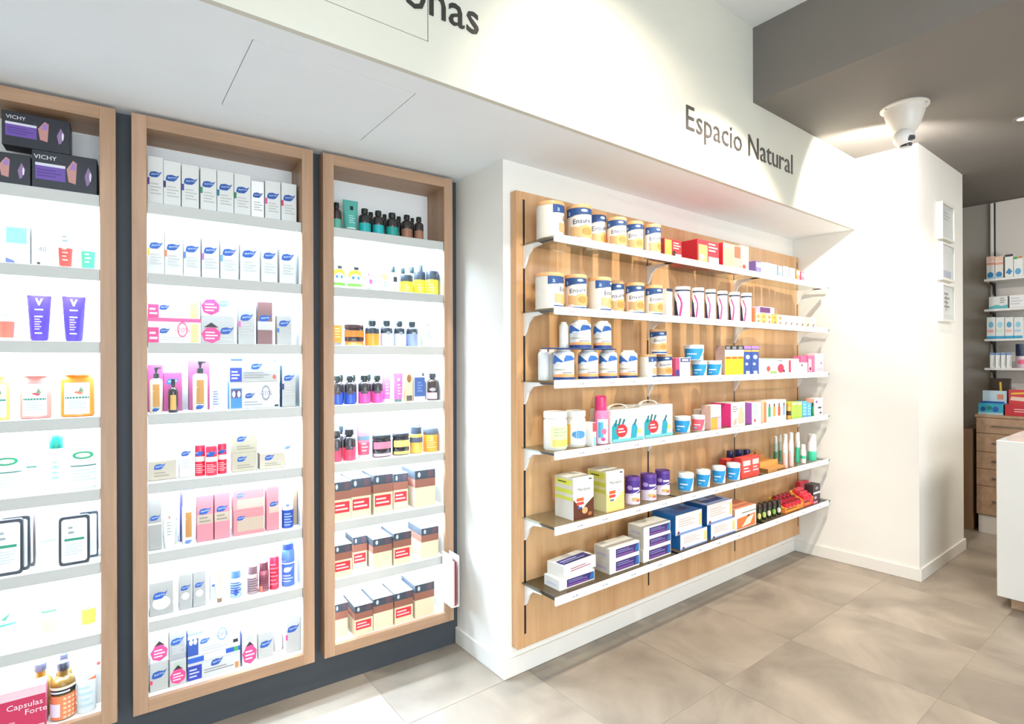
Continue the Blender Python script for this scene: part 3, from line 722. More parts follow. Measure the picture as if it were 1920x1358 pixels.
# ---- middle cabinet
s = C2[0]
tabs = ['#5c3d86', '#3c3566', '#4b4390', '#1c8a5a', '#12748a', '#1c7a4a', None, '#d8489a', '#c22a52']
nm = ['purple', 'dark purple', 'violet', 'green', 'teal', 'deep green', 'no', 'pink', 'crimson']
xs = [(275, 305, 293), (306, 338.5, 302), (340.5, 373, 309), (375.5, 406, 315), (407, 438, 321), (439, 470, 327), (471, 495, 340), (497, 526, 340), (527.5, 556, 344)]
for (a, b, y), t, n_ in zip(xs, tabs, nm):
    s.add('carton', a, b, y, 'silver white leaf-logo carton with %s tab' % n_, c='#dcdcd8' if t else '#f4f4f6', dp=.05, pr=leafp(t), group='leaf-logo cartons on the top shelf')
s = C2[1]
tabs = ['#f2c53c', '#ec7a4a', '#4a7ac0', '#a560a8', '#5a9ad8', None, None, None]
nm = ['yellow', 'coral', 'blue', 'purple', 'sky blue', 'no', 'no', 'no']
for (a, b, y), t, n_ in zip([(272, 304, 428), (308, 340, 432), (344, 376, 436), (378, 410, 439), (413, 446, 443), (450, 484, 446), (490, 520, 450), (524, 554, 453)], tabs, nm):
    s.add('carton', a, b, y, 'pale leaf-logo carton with %s tab' % n_, c='#d2d2cf', dp=.05, pr=leafp(t), group='leaf-logo cartons on the second shelf')
s = C2[2]
PK = '#e8437f'
st = lambda u, v, ru, rv: [('h', u, v, ru, rv, PK), ('lines', u-ru*.6, v-rv*.6, u+ru*.7, v+rv*.5, 3, '#f7c9d8')]
long_ = [('r', 0, 0, .2, .62, PK), ('lines', .03, .1, .18, .5, 2, '#fbe3ea'), ('leaf', .31, .5, .2, BLU), ('e', .64, .55, .1, .32, '#e5708f'), ('e', .64, .55, .075, .24, '#f6f3f3'), ('t', '-20%', .64, .55, .2, '#d64a72'), ('r', .8, .04, .95, .8, '#e3c287'), ('lines', .25, .1, .75, .28, 2, GR), ('r', 0, .86, 1, 1, '#e8598c')]
lo = s.add('carton', 272, 372, 597, 'long white carton with pink band, lower of two', c='#f0f0ee', dp=.08, pr=long_)
s.add('carton', 272, 371, 557, 'long white carton with pink square, upper of two', c='#f0f0ee', dp=.08, on=lo, pr=long_[:3]+long_[6:8])
stc = [('leaf', .78, .5, .42, BLU), ('lines', .58, .12, .95, .36, 2, GR), ('p', [(.08, .6), (.3, .78), (.52, .6)], '#2b2327')]+st(.3, .32, .3, .3)
lo = s.add('carton', 377, 439, 594, 'silver carton with bright pink hexagon sticker, lower of two', c=SILV, dp=.06, pr=stc)
s.add('carton', 377, 436, 555, 'silver carton with pale pink sticker, upper of two', c='#e4e4e0', dp=.06, on=lo, pr=st(.3, .45, .3, .4)+[('leaf', .75, .65, .4, '#7f96c8')])
s.add('carton', 447, 477, 569, 'tall silver leaf-logo carton with pink tab', c=SILV, dp=.05, pr=leafp('#e35aa5', .66))
s.add('carton', 483, 511, 566, 'tall brown carton with silver middle band', c='#7d5a57', side='#4c3c40', dp=.05, pr=[('r', 0, .34, 1, .54, '#c6c2bc'), ('leaf', .52, .62, .85, BLU)])
s.add('carton', 519.5, 547, 592, 'small silver leaf-logo carton with blue tab', c=SILV, side='#b09d80', dp=.05, pr=leafp('#2d6ac0', .74))
s = C2[3]
MG = '#84325a'
s.add('carton', 271, 300, 684, 'magenta carton behind the gold pump bottle', c=MG, side='#6a2a45', dp=.05, d=.045, pr=[('leaf', .35, .62, .4, BLU)])
gold = [('r', .33, .06, .68, .93, '#c08c48'), ('leaf', .5, .0, .3, BLU)]
s.add('pump', 280, 305, 688, 'cream pump bottle with gold stripe and black cap', c='#efe4cc', cap='#1c2622', d=-.03, pr=[('r', .33, .2, .68, .93, '#c08c48'), ('r', .33, .17, .68, .19, '#6c4a28'), ('leaf', .5, .09, .4, BLU)])
s.add('carton', 306, 341, 699, 'magenta carton behind the small black bottle', c=MG, side='#4a2438', dp=.05, d=.045, pr=[('leaf', .5, .78, .7, BLU)])
s.add('bottle', 315, 334, 711, 'small black bottle with gold label', c='#23201f', cap='#1b2321', d=-.03, sh=.62, pr=[('r', .3, .1, .7, .85, '#d9a85c')])
s.add('carton', 354, 393, 676, 'tall magenta carton behind the tallest pump bottle', c=MG, side='#6a2a45', dp=.05, d=.045)
s.add('pump', 361, 389, 677, 'tallest cream pump bottle with gold stripe', c='#efe4cc', cap='#1c2622', d=-.03, pr=[('r', .33, .22, .68, .93, '#c08c48'), ('r', .33, .19, .68, .21, '#6c4a28'), ('leaf', .5, .1, .4, BLU)])
s.add('spray', 399, 411, 708, 'slim white bottle with blue print', c='#e8edf4', cap='#f4f4f4', d=-.01, pr=[('lines', .2, .2, .8, .9, 6, '#6d7fc4')])
s.add('carton', 414, 428, 712, 'narrow pale green carton', c='#e6efe6', dp=.04, d=.03)
lg = [('r', .0, .02, .24, .6, '#2c3f9c'), ('lines', .03, .1, .2, .5, 3, '#dfe4f4'), ('leaf', .55, .66, .24, BLU), ('lines', .28, .15, .85, .45, 3, '#8a8a8a'), ('e', .92, .2, .035, .1, '#c0563c'), ('r', .02, .9, .25, .97, '#3c58b8'), ('e', .93, .9, .03, .08, '#7fc89a')]
lo = s.add('carton', 430, 523, 716.5, 'long white carton with two owl-like windows, lower of two', c='#cfd2d4', side='#4a78b0', dp=.08, pr=[('r', .02, .04, .24, .78, '#3c7ec4'), ('r', .04, .42, .22, .74, '#4c4464'), ('e', .08, .56, .03, .12, '#f2f2f2'), ('e', .18, .56, .03, .12, '#f2f2f2'), ('leaf', .4, .5, .2, BLU), ('e', .72, .58, .09, .3, '#8f8f96'), ('e', .72, .58, .065, .21, '#e7e9ea'), ('t', '-20%', .72, .58, .17, '#6f6f88'), ('lines', .28, .1, .66, .3, 2, '#9a9a9a'), ('r', .9, .05, .98, .12, '#222')])
s.add('carton', 431, 521, 672, 'long grey carton with indigo square, upper of two', c='#a9a79f', dp=.08, on=lo, pr=lg)
s.add('carton', 529, 554, 685, 'tall silver carton with indigo tab', c=SILV, side='#3a6a86', dp=.05, pr=leafp('#23266a', .7, .5))
s = C2[4]
s.add('carton', 275, 328, 864, 'low tan leaf-logo carton lying alone at left', c=TAN, side='#8d8470', dp=.06, pr=[('leaf', .4, .7, .42, BLU), ('lines', .2, .15, .75, .45, 2, '#8f8676')])
s.add('carton', 336, 361, 827, 'narrow silver leaf-logo carton', c='#cdd0cc', dp=.05, pr=leafp(None, .66, ww=.75))
for a, b, y in ((365, 385, 824), (385.5, 407, 826), (407.5, 425, 821)):
    s.add('spray', a, b, y, 'red bottle with blue leaf logo', c='#d9203c', cap='#e7e2e2', capf=.16, d=-.03 if y == 826 else -.012, pr=[('r', 0, .5, 1, .68, '#e2dccb'), ('leaf', .5, .8, .62, BLU), ('lines', .2, .08, .8, .42, 5, '#f3a9ae')])
lo = s.add('carton', 435, 482, 849, 'low tan carton with pinkish side, lower of two', c='#aea68f', side='#c69a90', dp=.06, pr=[('leaf', .4, .68, .4, BLU), ('lines', .2, .15, .9, .4, 2, '#8f8676')])
s.add('carton', 434.5, 482, 814, 'low tan carton with pinkish side, upper of two', c='#b1a992', side='#c69a90', dp=.06, on=lo, pr=[('leaf', .4, .75, .4, BLU), ('lines', .2, .15, .9, .4, 2, '#8f8676')])
s.add('carton', 487, 533, 849, 'single low beige carton', c='#b9ae9a', side='#6d6658', dp=.06, pr=[('leaf', .4, .72, .4, BLU), ('lines', .2, .15, .9, .4, 2, '#8f8676')])
s.add('pump', 530, 548, 803, 'small white pump bottle', c='#f0f0ec', cap='#f2f2f0', d=.02, pr=[('leaf', .5, .72, .5, '#5a74b8'), ('r', .2, .1, .8, .4, '#e8d9b8')])
s = C2[5]
s.add('carton', 277, 302, 931, 'tall brushed silver carton at far left', c='#a2a09a', dp=.05, d=-.02, pr=[('r', 0, .47, 1, .5, '#e2e0da')]+leafp(None, .6, ln=False))
s.add('carton', 312, 333, 945, 'pale carton with blue print behind white tube', c='#d8dcd6', dp=.04, d=.02, pr=[('leaf', .75, .6, .5, BLU)])
s.add('tube', 303, 331, 950, 'white tube with small red and grey print', c='#eeeeea', cap='#e9e9e6', d=-.03, capf=.12, pr=[('e', .5, .7, .08, .04, '#d7604e'), ('lines', .3, .2, .7, .6, 5, '#9aa89a')])
s.add('carton', 338, 365, 921, 'indigo carton behind gold spray bottle', c='#3a3478', dp=.04, d=.035)
s.add('spray', 341, 366, 924, 'white spray bottle with gold stripe', c='#f3efe6', cap='#f3f1ee', capf=.24, d=-.03, pr=[('r', .34, .2, .66, .9, '#c0894a'), ('leaf', .5, .08, .4, '#6d86c4')])
for a, b, y, n_ in ((369, 400, 929, 'left'), (402, 431, 924, 'right')):
    s.add('carton', a, b, y, 'tall salmon pink carton, %s of the pair' % n_, c='#cf8088', dp=.05, pr=[('r', .0, .38, .95, .58, '#b8a792'), ('leaf', .5, .66, .75, BLU), ('lines', .15, .4, .85, .55, 2, '#8d8070')])
lo = s.add('carton', 438, 495, 957, 'low salmon pink carton, lower of two', c='#cc7e80', side='#f0c0c0', dp=.06, pr=[('r', .12, .15, 1, .7, '#b9a48e'), ('leaf', .25, .72, .28, BLU)])
s.add('carton', 437, 495, 918, 'low salmon pink carton, upper of two', c='#d2878a', side='#f0c0c0', dp=.06, on=lo, pr=[('r', .12, .1, 1, .55, '#bcaa98'), ('leaf', .25, .76, .28, '#5b78bc')])
s.add('carton', 500, 523, 912, 'single tall salmon pink carton near right end', c='#d08086', dp=.05, pr=[('r', .2, .4, 1, .56, '#c1ac98'), ('leaf', .62, .6, .75, BLU)])
s.add('spray', 528, 550, 919, 'blue bottle with white upper half', c='#ececf0', cap='#e6e6ee', capf=.2, d=-.02, bot='#1f4aa8', botf=.48, pr=[('lines', .3, .05, .8, .55, 5, '#9fb6e6'), ('e', .5, .82, .1, .05, '#6d86c4')])
s.add('carton', 551, 557, 917, 'thin beige carton at right end', c='#b79f84', dp=.04, d=.02)
s = C2[6]
s.add('carton', 280, 325, 1091, 'wide brushed silver leaf-logo carton', c='#a2a09a', dp=.06, pr=[('e', .5, .36, .38, .2, '#d9d8d4'), ('leaf', .45, .6, .62, BLU)])
for a, b, y, n_ in ((335.5, 360, 1077, 'left'), (362, 386, 1071, 'right')):
    s.add('carton', a, b, y, 'small silver leaf-logo carton, %s of a touching pair' % n_, c='#a4a29c', dp=.05, pr=[('e', .5, .38, .3, .1, '#e2e2de'), ('leaf', .5, .62, .75, BLU)])
s.add('carton', 394, 422, 1055, 'grey carton behind cream tube', c='#c9c9c4', dp=.04, d=.02, pr=[('leaf', .25, .4, .3, BLU)])
s.add('tube', 399, 424, 1063, 'cream tube tapering to a brown cap', c='#eadfbb', cap='#7a5a3a', d=-.03, base=.42, capf=.12, pr=[('p', [(.3, .95), (.75, .95), (.5, .1)], '#cdbf9a')])
s.add('spray', 431, 453, 1068, 'small blue and silver striped can', c='#9fb4d6', cap='#5a7ab8', capf=.3, pr=[('lines', .1, .2, .95, .9, 5, '#1d3f8c'), ('e', .5, .3, .12, .2, '#23459c')])
s.add('spray', 463, 484, 1060, 'small brown striped can', c='#a08a8a', cap='#7c5f62', capf=.3, pr=[('lines', .1, .1, .95, .9, 6, '#6a4a50')])
s.add('spray', 485, 504, 1053, 'small dark red striped can', c='#8e4450', cap='#6c3a44', capf=.3, pr=[('lines', .1, .1, .95, .9, 6, '#5a2430'), ('r', 0, 0, .4, .3, '#e0785a')])
s.add('spray', 505, 523, 1025, 'tall bright red spray with striped cap', c='#c81e3c', cap='#e7a7b4', capf=.24, pr=[('lines', .2, .1, .8, .9, 6, '#ef6a7c')])
s.add('spray', 527.5, 552, 1017, 'tall blue spray can with white leaf', c='#4a6cc4', cap='#2c3f9a', capf=.16, pr=[('leaf', .5, .5, .5, '#dfe8f8'), ('lines', .2, .1, .8, .35, 3, '#b7c8ee'), ('r', 0, .66, 1, .7, '#d4def4')])
s = C2[7]
lo = s.add('carton', 281, 315, 1242, 'silver carton with red tab, under pink sticker carton', c='#b4b5b1', dp=.06, d=-.02, pr=leafp('#d63a58', .58, .34, ww=.85))
s.add('carton', 281, 316, 1190, 'white carton with pink hexagon sticker, far left upper', c='#e8e8e6', dp=.06, on=lo, d=-.02, pr=[('lines', .2, .75, .8, .9, 2, '#9fc4a8'), ('p', [(.2, .58), (.5, .76), (.8, .58)], '#2b2327')]+st(.5, .33, .48, .3))
lo = s.add('carton', 318, 349, 1237, 'grey carton with pink hexagon sticker, second column lower', c='#b9bab6', dp=.06, d=-.02, pr=[('lines', .3, .75, .8, .9, 2, '#9fc4a8'), ('p', [(.2, .6), (.5, .78), (.8, .6)], '#2b2327')]+st(.5, .35, .5, .3))
s.add('carton', 317, 347, 1179, 'grey leaf-logo carton, second column upper', c='#a2a3a4', dp=.06, on=lo, d=-.02, pr=leafp(None, .6, ww=.85))
lo = s.add('carton', 352, 450, 1222, 'long white carton with navy square, lower of two', c='#c6c8c8', side='#3a50a0', dp=.1, d=-.02, pr=[('r', 0, .02, .26, .62, '#28389a'), ('lines', .03, .1, .22, .52, 3, '#b9c4ec'), ('leaf', .55, .55, .24, BLU), ('lines', .3, .15, .9, .36, 2, '#8a8a8a'), ('r', 0, .74, 1, .96, '#d9e0ee'), ('r', 0, .74, .3, .96, '#2a58b4'), ('r', .72, .78, 1, .98, '#2450b0'), ('r', .88, .78, .96, .98, '#3a9a4c'), ('r', .9, .05, .97, .3, '#d8803c')])
s.add('carton', 352, 448, 1177, 'long white carton with navy window, upper of two', c='#d6d8d8', side='#3a50a0', dp=.1, d=-.02, on=lo, pr=[('r', 0, .04, .2, .72, '#2c4c98'), ('e', .06, .6, .035, .12, '#f4f4f4'), ('e', .14, .6, .035, .12, '#f4f4f4'), ('leaf', .33, .55, .2, '#3f6ab8'), ('e', .66, .66, .1, .28, '#8fa6c8'), ('e', .66, .66, .078, .2, '#e9eaea'), ('t', '-20%', .66, .66, .17, '#5a78b0'), ('r', .88, .16, .98, .3, '#23262c'), ('r', 0, .9, .3, .98, '#93a4dc'), ('lines', .25, .1, .8, .3, 2, '#b5b8b8')])
s.add('carton', 484, 513, 1186, 'silver leaf-logo carton beside a pink sticker', c='#b0b1af', dp=.06, d=-.0, pr=leafp(None, .55, ww=.8))
s.add('carton', 454, 482, 1186, 'white carton with large pink sticker, right half', c='#e9e9e6', dp=.06, d=-.02, pr=[('lines', .3, .75, .8, .9, 2, '#9fc4a8'), ('p', [(.2, .56), (.5, .72), (.8, .56)], '#2b2327')]+st(.5, .32, .5, .3))
s.add('bottle', 516, 533, 1172, 'pale blush bottle with white cap', c='#eedcd8', cap='#f2f2f2', d=.02, sh=.6)
s.add('carton', 538, 566, 1153, 'tall silver carton with pink tab at right end', c='#bcbbb8', side='#f0efec', dp=.07, d=-.02, pr=leafp('#e4478c', .64, .44))

# ---- left cabinet
s = C1[0]
VB = '#22242c'
def vich(): return [('r', .05, .28, .5, .66, '#6a4aa0'), ('r', .05, .62, .5, .69, '#d8d6e0'), ('lines', .08, .34, .46, .56, 3, '#4c3384'), ('t', 'VICHY', .2, .84, .11, '#e4e4ea'), ('p', [(.55, .3), (.66, .26), (.68, .8), (.62, .86), (.52, .62)], '#c08a84'), ('p', [(.57, .62), (.66, .62), (.66, .8), (.6, .78)], '#9a78b8'), ('p', [(.83, .25), (.87, .3), (.92, .55), (.86, .75), (.8, .5)], '#8f6f9a'), ('e', .89, .5, .015, .12, '#e9e9f0')]
lo = s.add('carton', 59.5, 182, 289, 'black carton with purple panel, lower right of three', c=VB, dp=.07, pr=vich(), d=-.02)
s.add('carton', -68, 57, 283, 'black carton with purple panel, lower left of three', c=VB, dp=.07, pr=vich(), d=-.02)
s.add('carton', 3, 131, 217, 'black carton with purple panel, lying across two others', c=VB, dp=.07, z=lo['top'], pr=vich(), d=-.02)
s = C1[1]
s.add('carton', 5, 56, 415, 'white carton with pale teal label', c='#f1f3f2', dp=.05, d=-.01, pr=[('r', .12, .5, .88, .86, '#8cccd0'), ('lines', .2, .74, .8, .84, 1, '#7fb5b8'), ('p', [(.1, .0), (.5, .0), (.4, .1), (.1, .16)], '#5a64a8')])
s.add('carton', 59, 99, 412, 'white carton printed with the number 40', c='#f3f3f1', dp=.05, d=-.01, pr=[('t', '40', .5, .38, .1, '#8a8e92'), ('r', .25, .05, .4, .1, '#33363c')])
s.add('tube', 106, 139, 420, 'white tube with bright red lower half', c='#e8eaea', cap='#ef5348', bot='#ee4a40', botf=.5, capf=.06, base=.72, pr=[('p', [(.42, .9), (.48, .9), (.5, .84), (.52, .9), (.58, .9), (.5, .77)], '#8f9a9a'), ('lines', .3, .55, .7, .75, 2, '#8f9a9a'), ('lines', .25, .1, .75, .45, 4, '#f7a49c')])
s.add('tube', 149, 181, 430, 'white tube with mint green lower half', c='#e9ecea', cap='#62bc98', bot='#4db088', botf=.5, capf=.06, base=.75, pr=[('p', [(.42, .9), (.48, .9), (.5, .84), (.52, .9), (.58, .9), (.5, .77)], '#9fa8a8'), ('lines', .25, .1, .75, .4, 3, '#c4efdc')])
s = C1[2]
VV = [('p', [(.33, .93), (.42, .93), (.5, .84), (.58, .93), (.67, .93), (.53, .77), (.47, .77)], '#f2f2f8')]
s.add('tube', -8, 31, 562, 'white tube with coral red lower part', c='#eef0ef', cap='#f0ded8', bot='#f05a48', botf=.42, capf=.08, base=.75, pr=[('p', [(.4, .9), (.47, .9), (.5, .85), (.53, .9), (.6, .9), (.5, .78)], '#7f8a8a'), ('lines', .3, .55, .75, .72, 2, '#9fa8a8')])
pv = VV+[('r', .3, .66, .7, .69, '#f2f2f8'), ('r', .28, .5, .7, .53, '#e6e0f6'), ('lines', .28, .2, .66, .48, 5, '#c4a8e4'), ('r', .28, .12, .7, .15, '#e6e0f6')]
for a, b, y, n_ in ((50, 97, 554, 'left'), (116, 161, 556, 'right')):
    s.add('tube', a, b, y, 'purple squeeze bottle with white V mark, %s one' % n_, c='#4530a0', cap='#553cb0', capf=.05, base=.74, pr=pv, group='purple squeeze bottles')
s = C1[3]
def flw(c1): return [('r', .22, .05, .78, .96, '#efe6e4'), ('r', .24, .5, .76, .55, '#14806a'), ('e', .5, .68, .05, .03, c1), ('p', [(.52, .68), (.58, .84), (.64, .7)], '#6f8f6a'), ('e', .56, .66, .06, .035, c1), ('lines', .28, .2, .72, .45, 4, '#b9c4c4')]
s.add('bottle', -28, 19, 700, 'pale yellow bottle cut by the photo edge', c='#e6d470', cap='#f2efe6', sh=.8, caph=.06, neck=.7, capr=.8, sy=.6, pr=flw('#d8c04a'))
s.add('bottle', 36, 97, 699, 'pale pink bottle with flower label', c='#eb9c94', cap='#f4e6e2', sh=.8, caph=.06, neck=.7, capr=.8, sy=.6, pr=flw('#c8485a'))
s.add('bottle', 113, 177, 697, 'orange bottle with flower label', c='#f0922a', cap='#f5dcb4', sh=.8, caph=.06, neck=.7, capr=.8, sy=.6, pr=flw('#e2744a'))
s = C1[4]
def grn(): return [('r', .1, .55, .95, .58, '#2f7064'), ('lines', .15, .15, .9, .5, 4, '#c4d8dc'), ('e', .5, .84, .3, .1, '#1c8f5c'), ('e', .5, .84, .2, .06, '#dff4ea')]
s.add('bottle', -16, 42, 838, 'white bottle with green oval, at photo edge', c='#eef2f2', cap='#eef2f2', sh=.85, caph=.05, neck=.8, capr=.9, sy=.55, pr=grn())
s.add('carton', 44, 70, 850, 'thin white carton with small green mark', c='#ecf0f2', dp=.03, d=.03, pr=[('r', .2, .62, .9, .66, '#2f7064'), ('e', .85, .64, .1, .03, '#3d7a6a')])
s.add('spray', 89, 121, 816, 'white bottle with teal green cap', c='#eef4f2', cap='#0a7a68', capf=.24, sy=.8, pr=[('e', .5, .6, .1, .04, '#1f9a6a'), ('lines', .35, .25, .65, .8, 4, '#a4d8c0')])
s.add('bottle', 131, 181, 827, 'white bottle with green oval near cap', c='#e9eeee', cap='#eef2f2', sh=.85, caph=.05, neck=.8, capr=.9, sy=.5, pr=grn())
s = C1[5]
def sac(): return [('lines', .3, .62, .5, .82, 2, '#8a9696'), ('r', .18, .5, .82, .55, '#1f8a6c'), ('lines', .2, .2, .8, .45, 5, '#c4cede')]
s.add('pouch', -22, 43, 976, 'dark-edged sachet, front one at photo edge', dp=.018, d=-.03, pr=sac(), group='dark-edged sachets')
s.add('pouch', 0, 56, 970, 'dark-edged sachet, second one from photo edge', dp=.018, d=.0, group='dark-edged sachets')
s.add('pouch', 14, 66, 963, 'brown-edged sachet, rear one from photo edge', dp=.018, d=.03, edge='#5b4f4e', group='dark-edged sachets')
s.add('pouch', 71, 111, 972, 'pale pink sachet with green line', dp=.006, d=.02, edge='#f0e6e4', c='#f6ecea', pr=[('r', .15, .5, .85, .53, '#a8d8b4'), ('lines', .2, .2, .8, .45, 4, '#e9c9c9')])
s.add('pouch', 110, 168, 968, 'front dark-edged sachet beside the right stile', dp=.018, d=-.03, pr=sac(), group='dark-edged sachets')
s.add('pouch', 148, 184, 960, 'rear dark-edged sachet beside the right stile', dp=.018, d=.02, group='dark-edged sachets')
s = C1[6]
s.add('bottle', -25, 32, 1115, 'white bottle with teal line, at photo edge', c='#eef2f2', cap='#f0f2f2', sh=.85, caph=.05, neck=.8, capr=.9, sy=.5, pr=[('r', .1, .5, .95, .54, '#56b8ac'), ('p', [(.5, .65), (.75, .8), (.6, .62)], '#5aa890')])
s.add('carton', 36, 56, 1122, 'slim white peach-tinted carton', c='#f4ece4', dp=.03, d=.03)
s.add('tube', 71, 113, 1118, 'pale peach tube with light green line', c='#f3ead9', cap='#f4efe8', bot='#eec498', pr=[('r', .1, .55, .9, .6, '#5cb870')])
s.add('tube', 149, 183, 1106, 'pale yellow tube with green dash', c='#f6e6bc', cap='#f6eedc', bot='#ecb34a', base=.8, pr=[('r', .15, .45, .6, .49, '#9cc88c')])
s = C1[7]
def honey(): return [('r', 0, .76, 1, .92, '#17181c'), ('r', 0, 0, 1, .72, '#f0875a')]+[('r', .5+.12*i, .02+.14*j, .58+.12*i, .09+.14*j, '#f6c8a4') for i in range(4) for j in range(5)]+[('r', .05, .1, .42, .5, '#e8dff0'), ('lines', .1, .78, .9, .9, 1, '#d8d8d8'), ('r', 0, .92, 1, 1, '#f4ddc4')]
AM = dict(c='#6f4f12', cap='#2b2a34', sh=.62, caph=.12, capr=.5, neck=.4)
s.add('bottle', 52, 99, 1246, 'amber bottle behind the crimson box', d=.01, **AM)
s.add('bottle', 104, 136, 1228, 'rear amber bottle with dark cap', d=.05, **AM)
s.add('bottle', 95, 142, 1243, 'amber bottle with orange honeycomb label', d=-.035, pr=honey(), **AM)
s.add('carton', -60, 86, 1300, 'large crimson carton at lower left corner', c='#c22c54', top='#f0b8c4', side='#d87a94', dp=.055, d=-.042, pr=[('r', 0, .8, 1, 1, '#f2c4cc'), ('t', 'Forte', .87, .47, .13, '#f4e2e6'), ('t', 'Capsulas', .72, .64, .13, '#f4e2e6'), ('lines', .3, .1, .7, .35, 2, '#e08aa0'), ('r', .82, 0, .98, .12, '#eec4cc')])
s.add('bottle', 143, 180, 1240, 'pale blue white bottle with orange swoosh', c='#dfe6e8', cap='#e6ecec', d=-.03, sh=.7, caph=.24, capr=.92, neck=.85, sy=.7, pr=[('lines', .2, .1, .8, .8, 4, '#b8d4dc'), ('p', [(.55, .95), (.95, .99), (.95, .88)], '#e8683c')])
s.add('carton', 181, 193, 1235, 'narrow white carton with red dots', c='#e9e4e0', side='#d6cccc', dp=.06, d=.015, pr=[('e', .5, .9, .3, .04, '#e05a50')])

# ---- right cabinet
s = C3[0]
BK = dict(cap='#17211f', sh=.66, neck=.42, capr=.55, caph=.16, botf=.42)
for a, b, y in ((687, 703, 398), (714, 728, 402), (740, 755, 406), (767, 779, 409)):
    s.add('bottle', a, b, y, 'dark bottle in the back row', c='#2b2a2c', d=.045, **BK)
s.add('bottle', 621, 641, 380, 'brown-black bottle with sea green base', c='#3b2c2c', bot='#5fb09a', d=-.0, **BK)
s.add('tube', 641, 671, 375, 'teal tube with black square logo', c='#52a89c', cap='#e9e9e6', d=-.02, capf=.08, base=.8, pr=[('r', .42, .66, .66, .8, '#16201f'), ('lines', .3, .2, .8, .5, 4, '#a9d8d0'), ('r', .1, .02, .9, .06, '#dfe4e0')])
for (a, b, y), c_ in zip(((672, 695, 391), (698, 720, 395), (723, 747, 399)), ('#10a8a8', '#12a6aa', '#0f9488')):
    s.add('bottle', a, b, y, 'black bottle with turquoise base', c='#242224', bot=c_, d=-.02, pr=[('p', [(.42, .55), (.5, .72), (.58, .58)], '#8a7a7c')], **BK)
for a, b, y in ((752, 773, 403), (776, 794, 407)):
    s.add('bottle', a, b, y, 'black bottle with brown base', c='#2c2422', bot='#9a6a50', d=-.02, pr=[('r', .4, .5, .56, .64, '#8c6a58')], **BK)
s = C3[1]
def kid(): return [('e', .5, .62, .38, .22, '#f2cf3c'), ('e', .5, .5, .26, .18, '#f4f0e4'), ('e', .38, .5, .07, .07, '#4a90d8'), ('e', .62, .5, .07, .07, '#4a90d8'), ('r', .1, .12, .9, .24, '#6fae3c'), ('r', .42, .86, .62, .98, '#3b4048')]
for a, b, y in ((621, 647, 488), (650, 679, 491)):
    s.add('bottle', a, b, y, 'white bottle with yellow blue and green print', c='#f0f3ee', cap='#f2f4f2', sh=.82, caph=.06, neck=.6, capr=.7, sy=.6, pr=kid())
s.add('tube', 684, 703, 507, 'small white tube with pink print', c='#f4eef0', cap='#7a7a80', capf=.12, pr=[('r', .3, .25, .7, .5, '#e0509c'), ('e', .3, .75, .12, .05, '#a04a90'), ('e', .7, .72, .12, .05, '#7aa8c8')])
s.add('tube', 708, 731, 484, 'white tube with yellow sun print', c='#f2f2ee', cap='#f2f2ee', capf=.08, pr=[('e', .5, .4, .3, .1, '#f2dc7a'), ('r', .4, .86, .65, .94, '#8a8c90'), ('lines', .3, .08, .8, .25, 2, '#8ab4d8')])
s.add('carton', 733, 747, 512, 'small white carton with dark square logo', c='#eef0ee', dp=.03, pr=[('r', .3, .55, .75, .8, '#30343c'), ('e', .5, .2, .2, .1, '#f0d88a')])
for a, b, y in ((730, 744, 499), (748, 762, 502), (765, 780, 500), (782, 796, 497)):
    s.add('bottle', a, b, y, 'rear bottle with black cap', c='#c8b48a', d=.05, cap='#16282a', sh=.62, neck=.42, capr=.6, caph=.2)
for a, b, y, n_ in ((750, 774, 516, 'left'), (778, 800, 510, 'middle'), (797, 821, 509, 'right')):
    s.add('jar', a, b, y, 'yellow jar with dark lid, %s of three' % n_, c='#e6d534', lid='#3a4450', lidf=.35, d=-.0 if n_ == 'middle' else -.025, neck=.95, pr=[('lines', .3, .2, .7, .8, 3, '#f4ea8a')])
s = C3[2]
s.add('tube', 621, 643, 602, 'orange tube with grey-blue top', c='#f08a30', cap='#8a9096', bot='#f08a30', capf=.12, pr=[('r', 0, .8, 1, 1, '#8fa4b4'), ('lines', .2, .2, .8, .7, 4, '#f6b878')])
lo = s.add('jar', 646, 682, 637, 'flat orange jar, lower of two', c='#f2a860', lid='#e88a4a', lidf=.3, sy=.7, hh=.02)
s.add('jar', 645, 682, 609, 'flat dark jar with orange label', c='#2a1f24', lid='#3a2220', lidf=.25, on=lo, sy=.7, pr=[('r', 0, .35, 1, .95, '#f07a28')])
s.add('bottle', 684, 711, 601, 'dark bottle with orange base', c='#2c3238', bot='#f09030', d=-.02, cap='#182a2c', sh=.66, neck=.42, capr=.55, caph=.16, botf=.48)
for a, b, y in ((690, 703, 598), (722, 734, 601), (746, 757, 602), (770, 780, 604)):
    s.add('bottle', a, b, y, 'rear dark-capped bottle', c='#384048', d=.05, cap='#14302e', sh=.62, neck=.42, capr=.62, caph=.18)
for (a, b, y), c_ in zip(((713, 736, 601), (738, 759, 602), (761, 784, 603)), ('#c9ccd8', '#cfd2dc', '#8c9ad8')):
    s.add('bottle', a, b, y, 'dark bottle with pale blue base', c='#30343c', bot=c_, d=-.02, cap='#182a2c', sh=.66, neck=.42, capr=.55, caph=.16, botf=.5, pr=[('e', .6, .78, .12, .1, '#8f98a4')])
s.add('tube', 786, 813, 600, 'pale lavender tube', c='#cdd3ee', cap='#e6e8f0', capf=.1, d=-.02, pr=[('r', .4, .74, .62, .84, '#7a7f8c'), ('lines', .3, .25, .75, .6, 4, '#a8b0d8')])
s = C3[3]
def pb(): return [('e', .6, .62, .06, .05, '#c8c4cc'), ('r', .3, .52, .7, .7, '#4a3c42')]
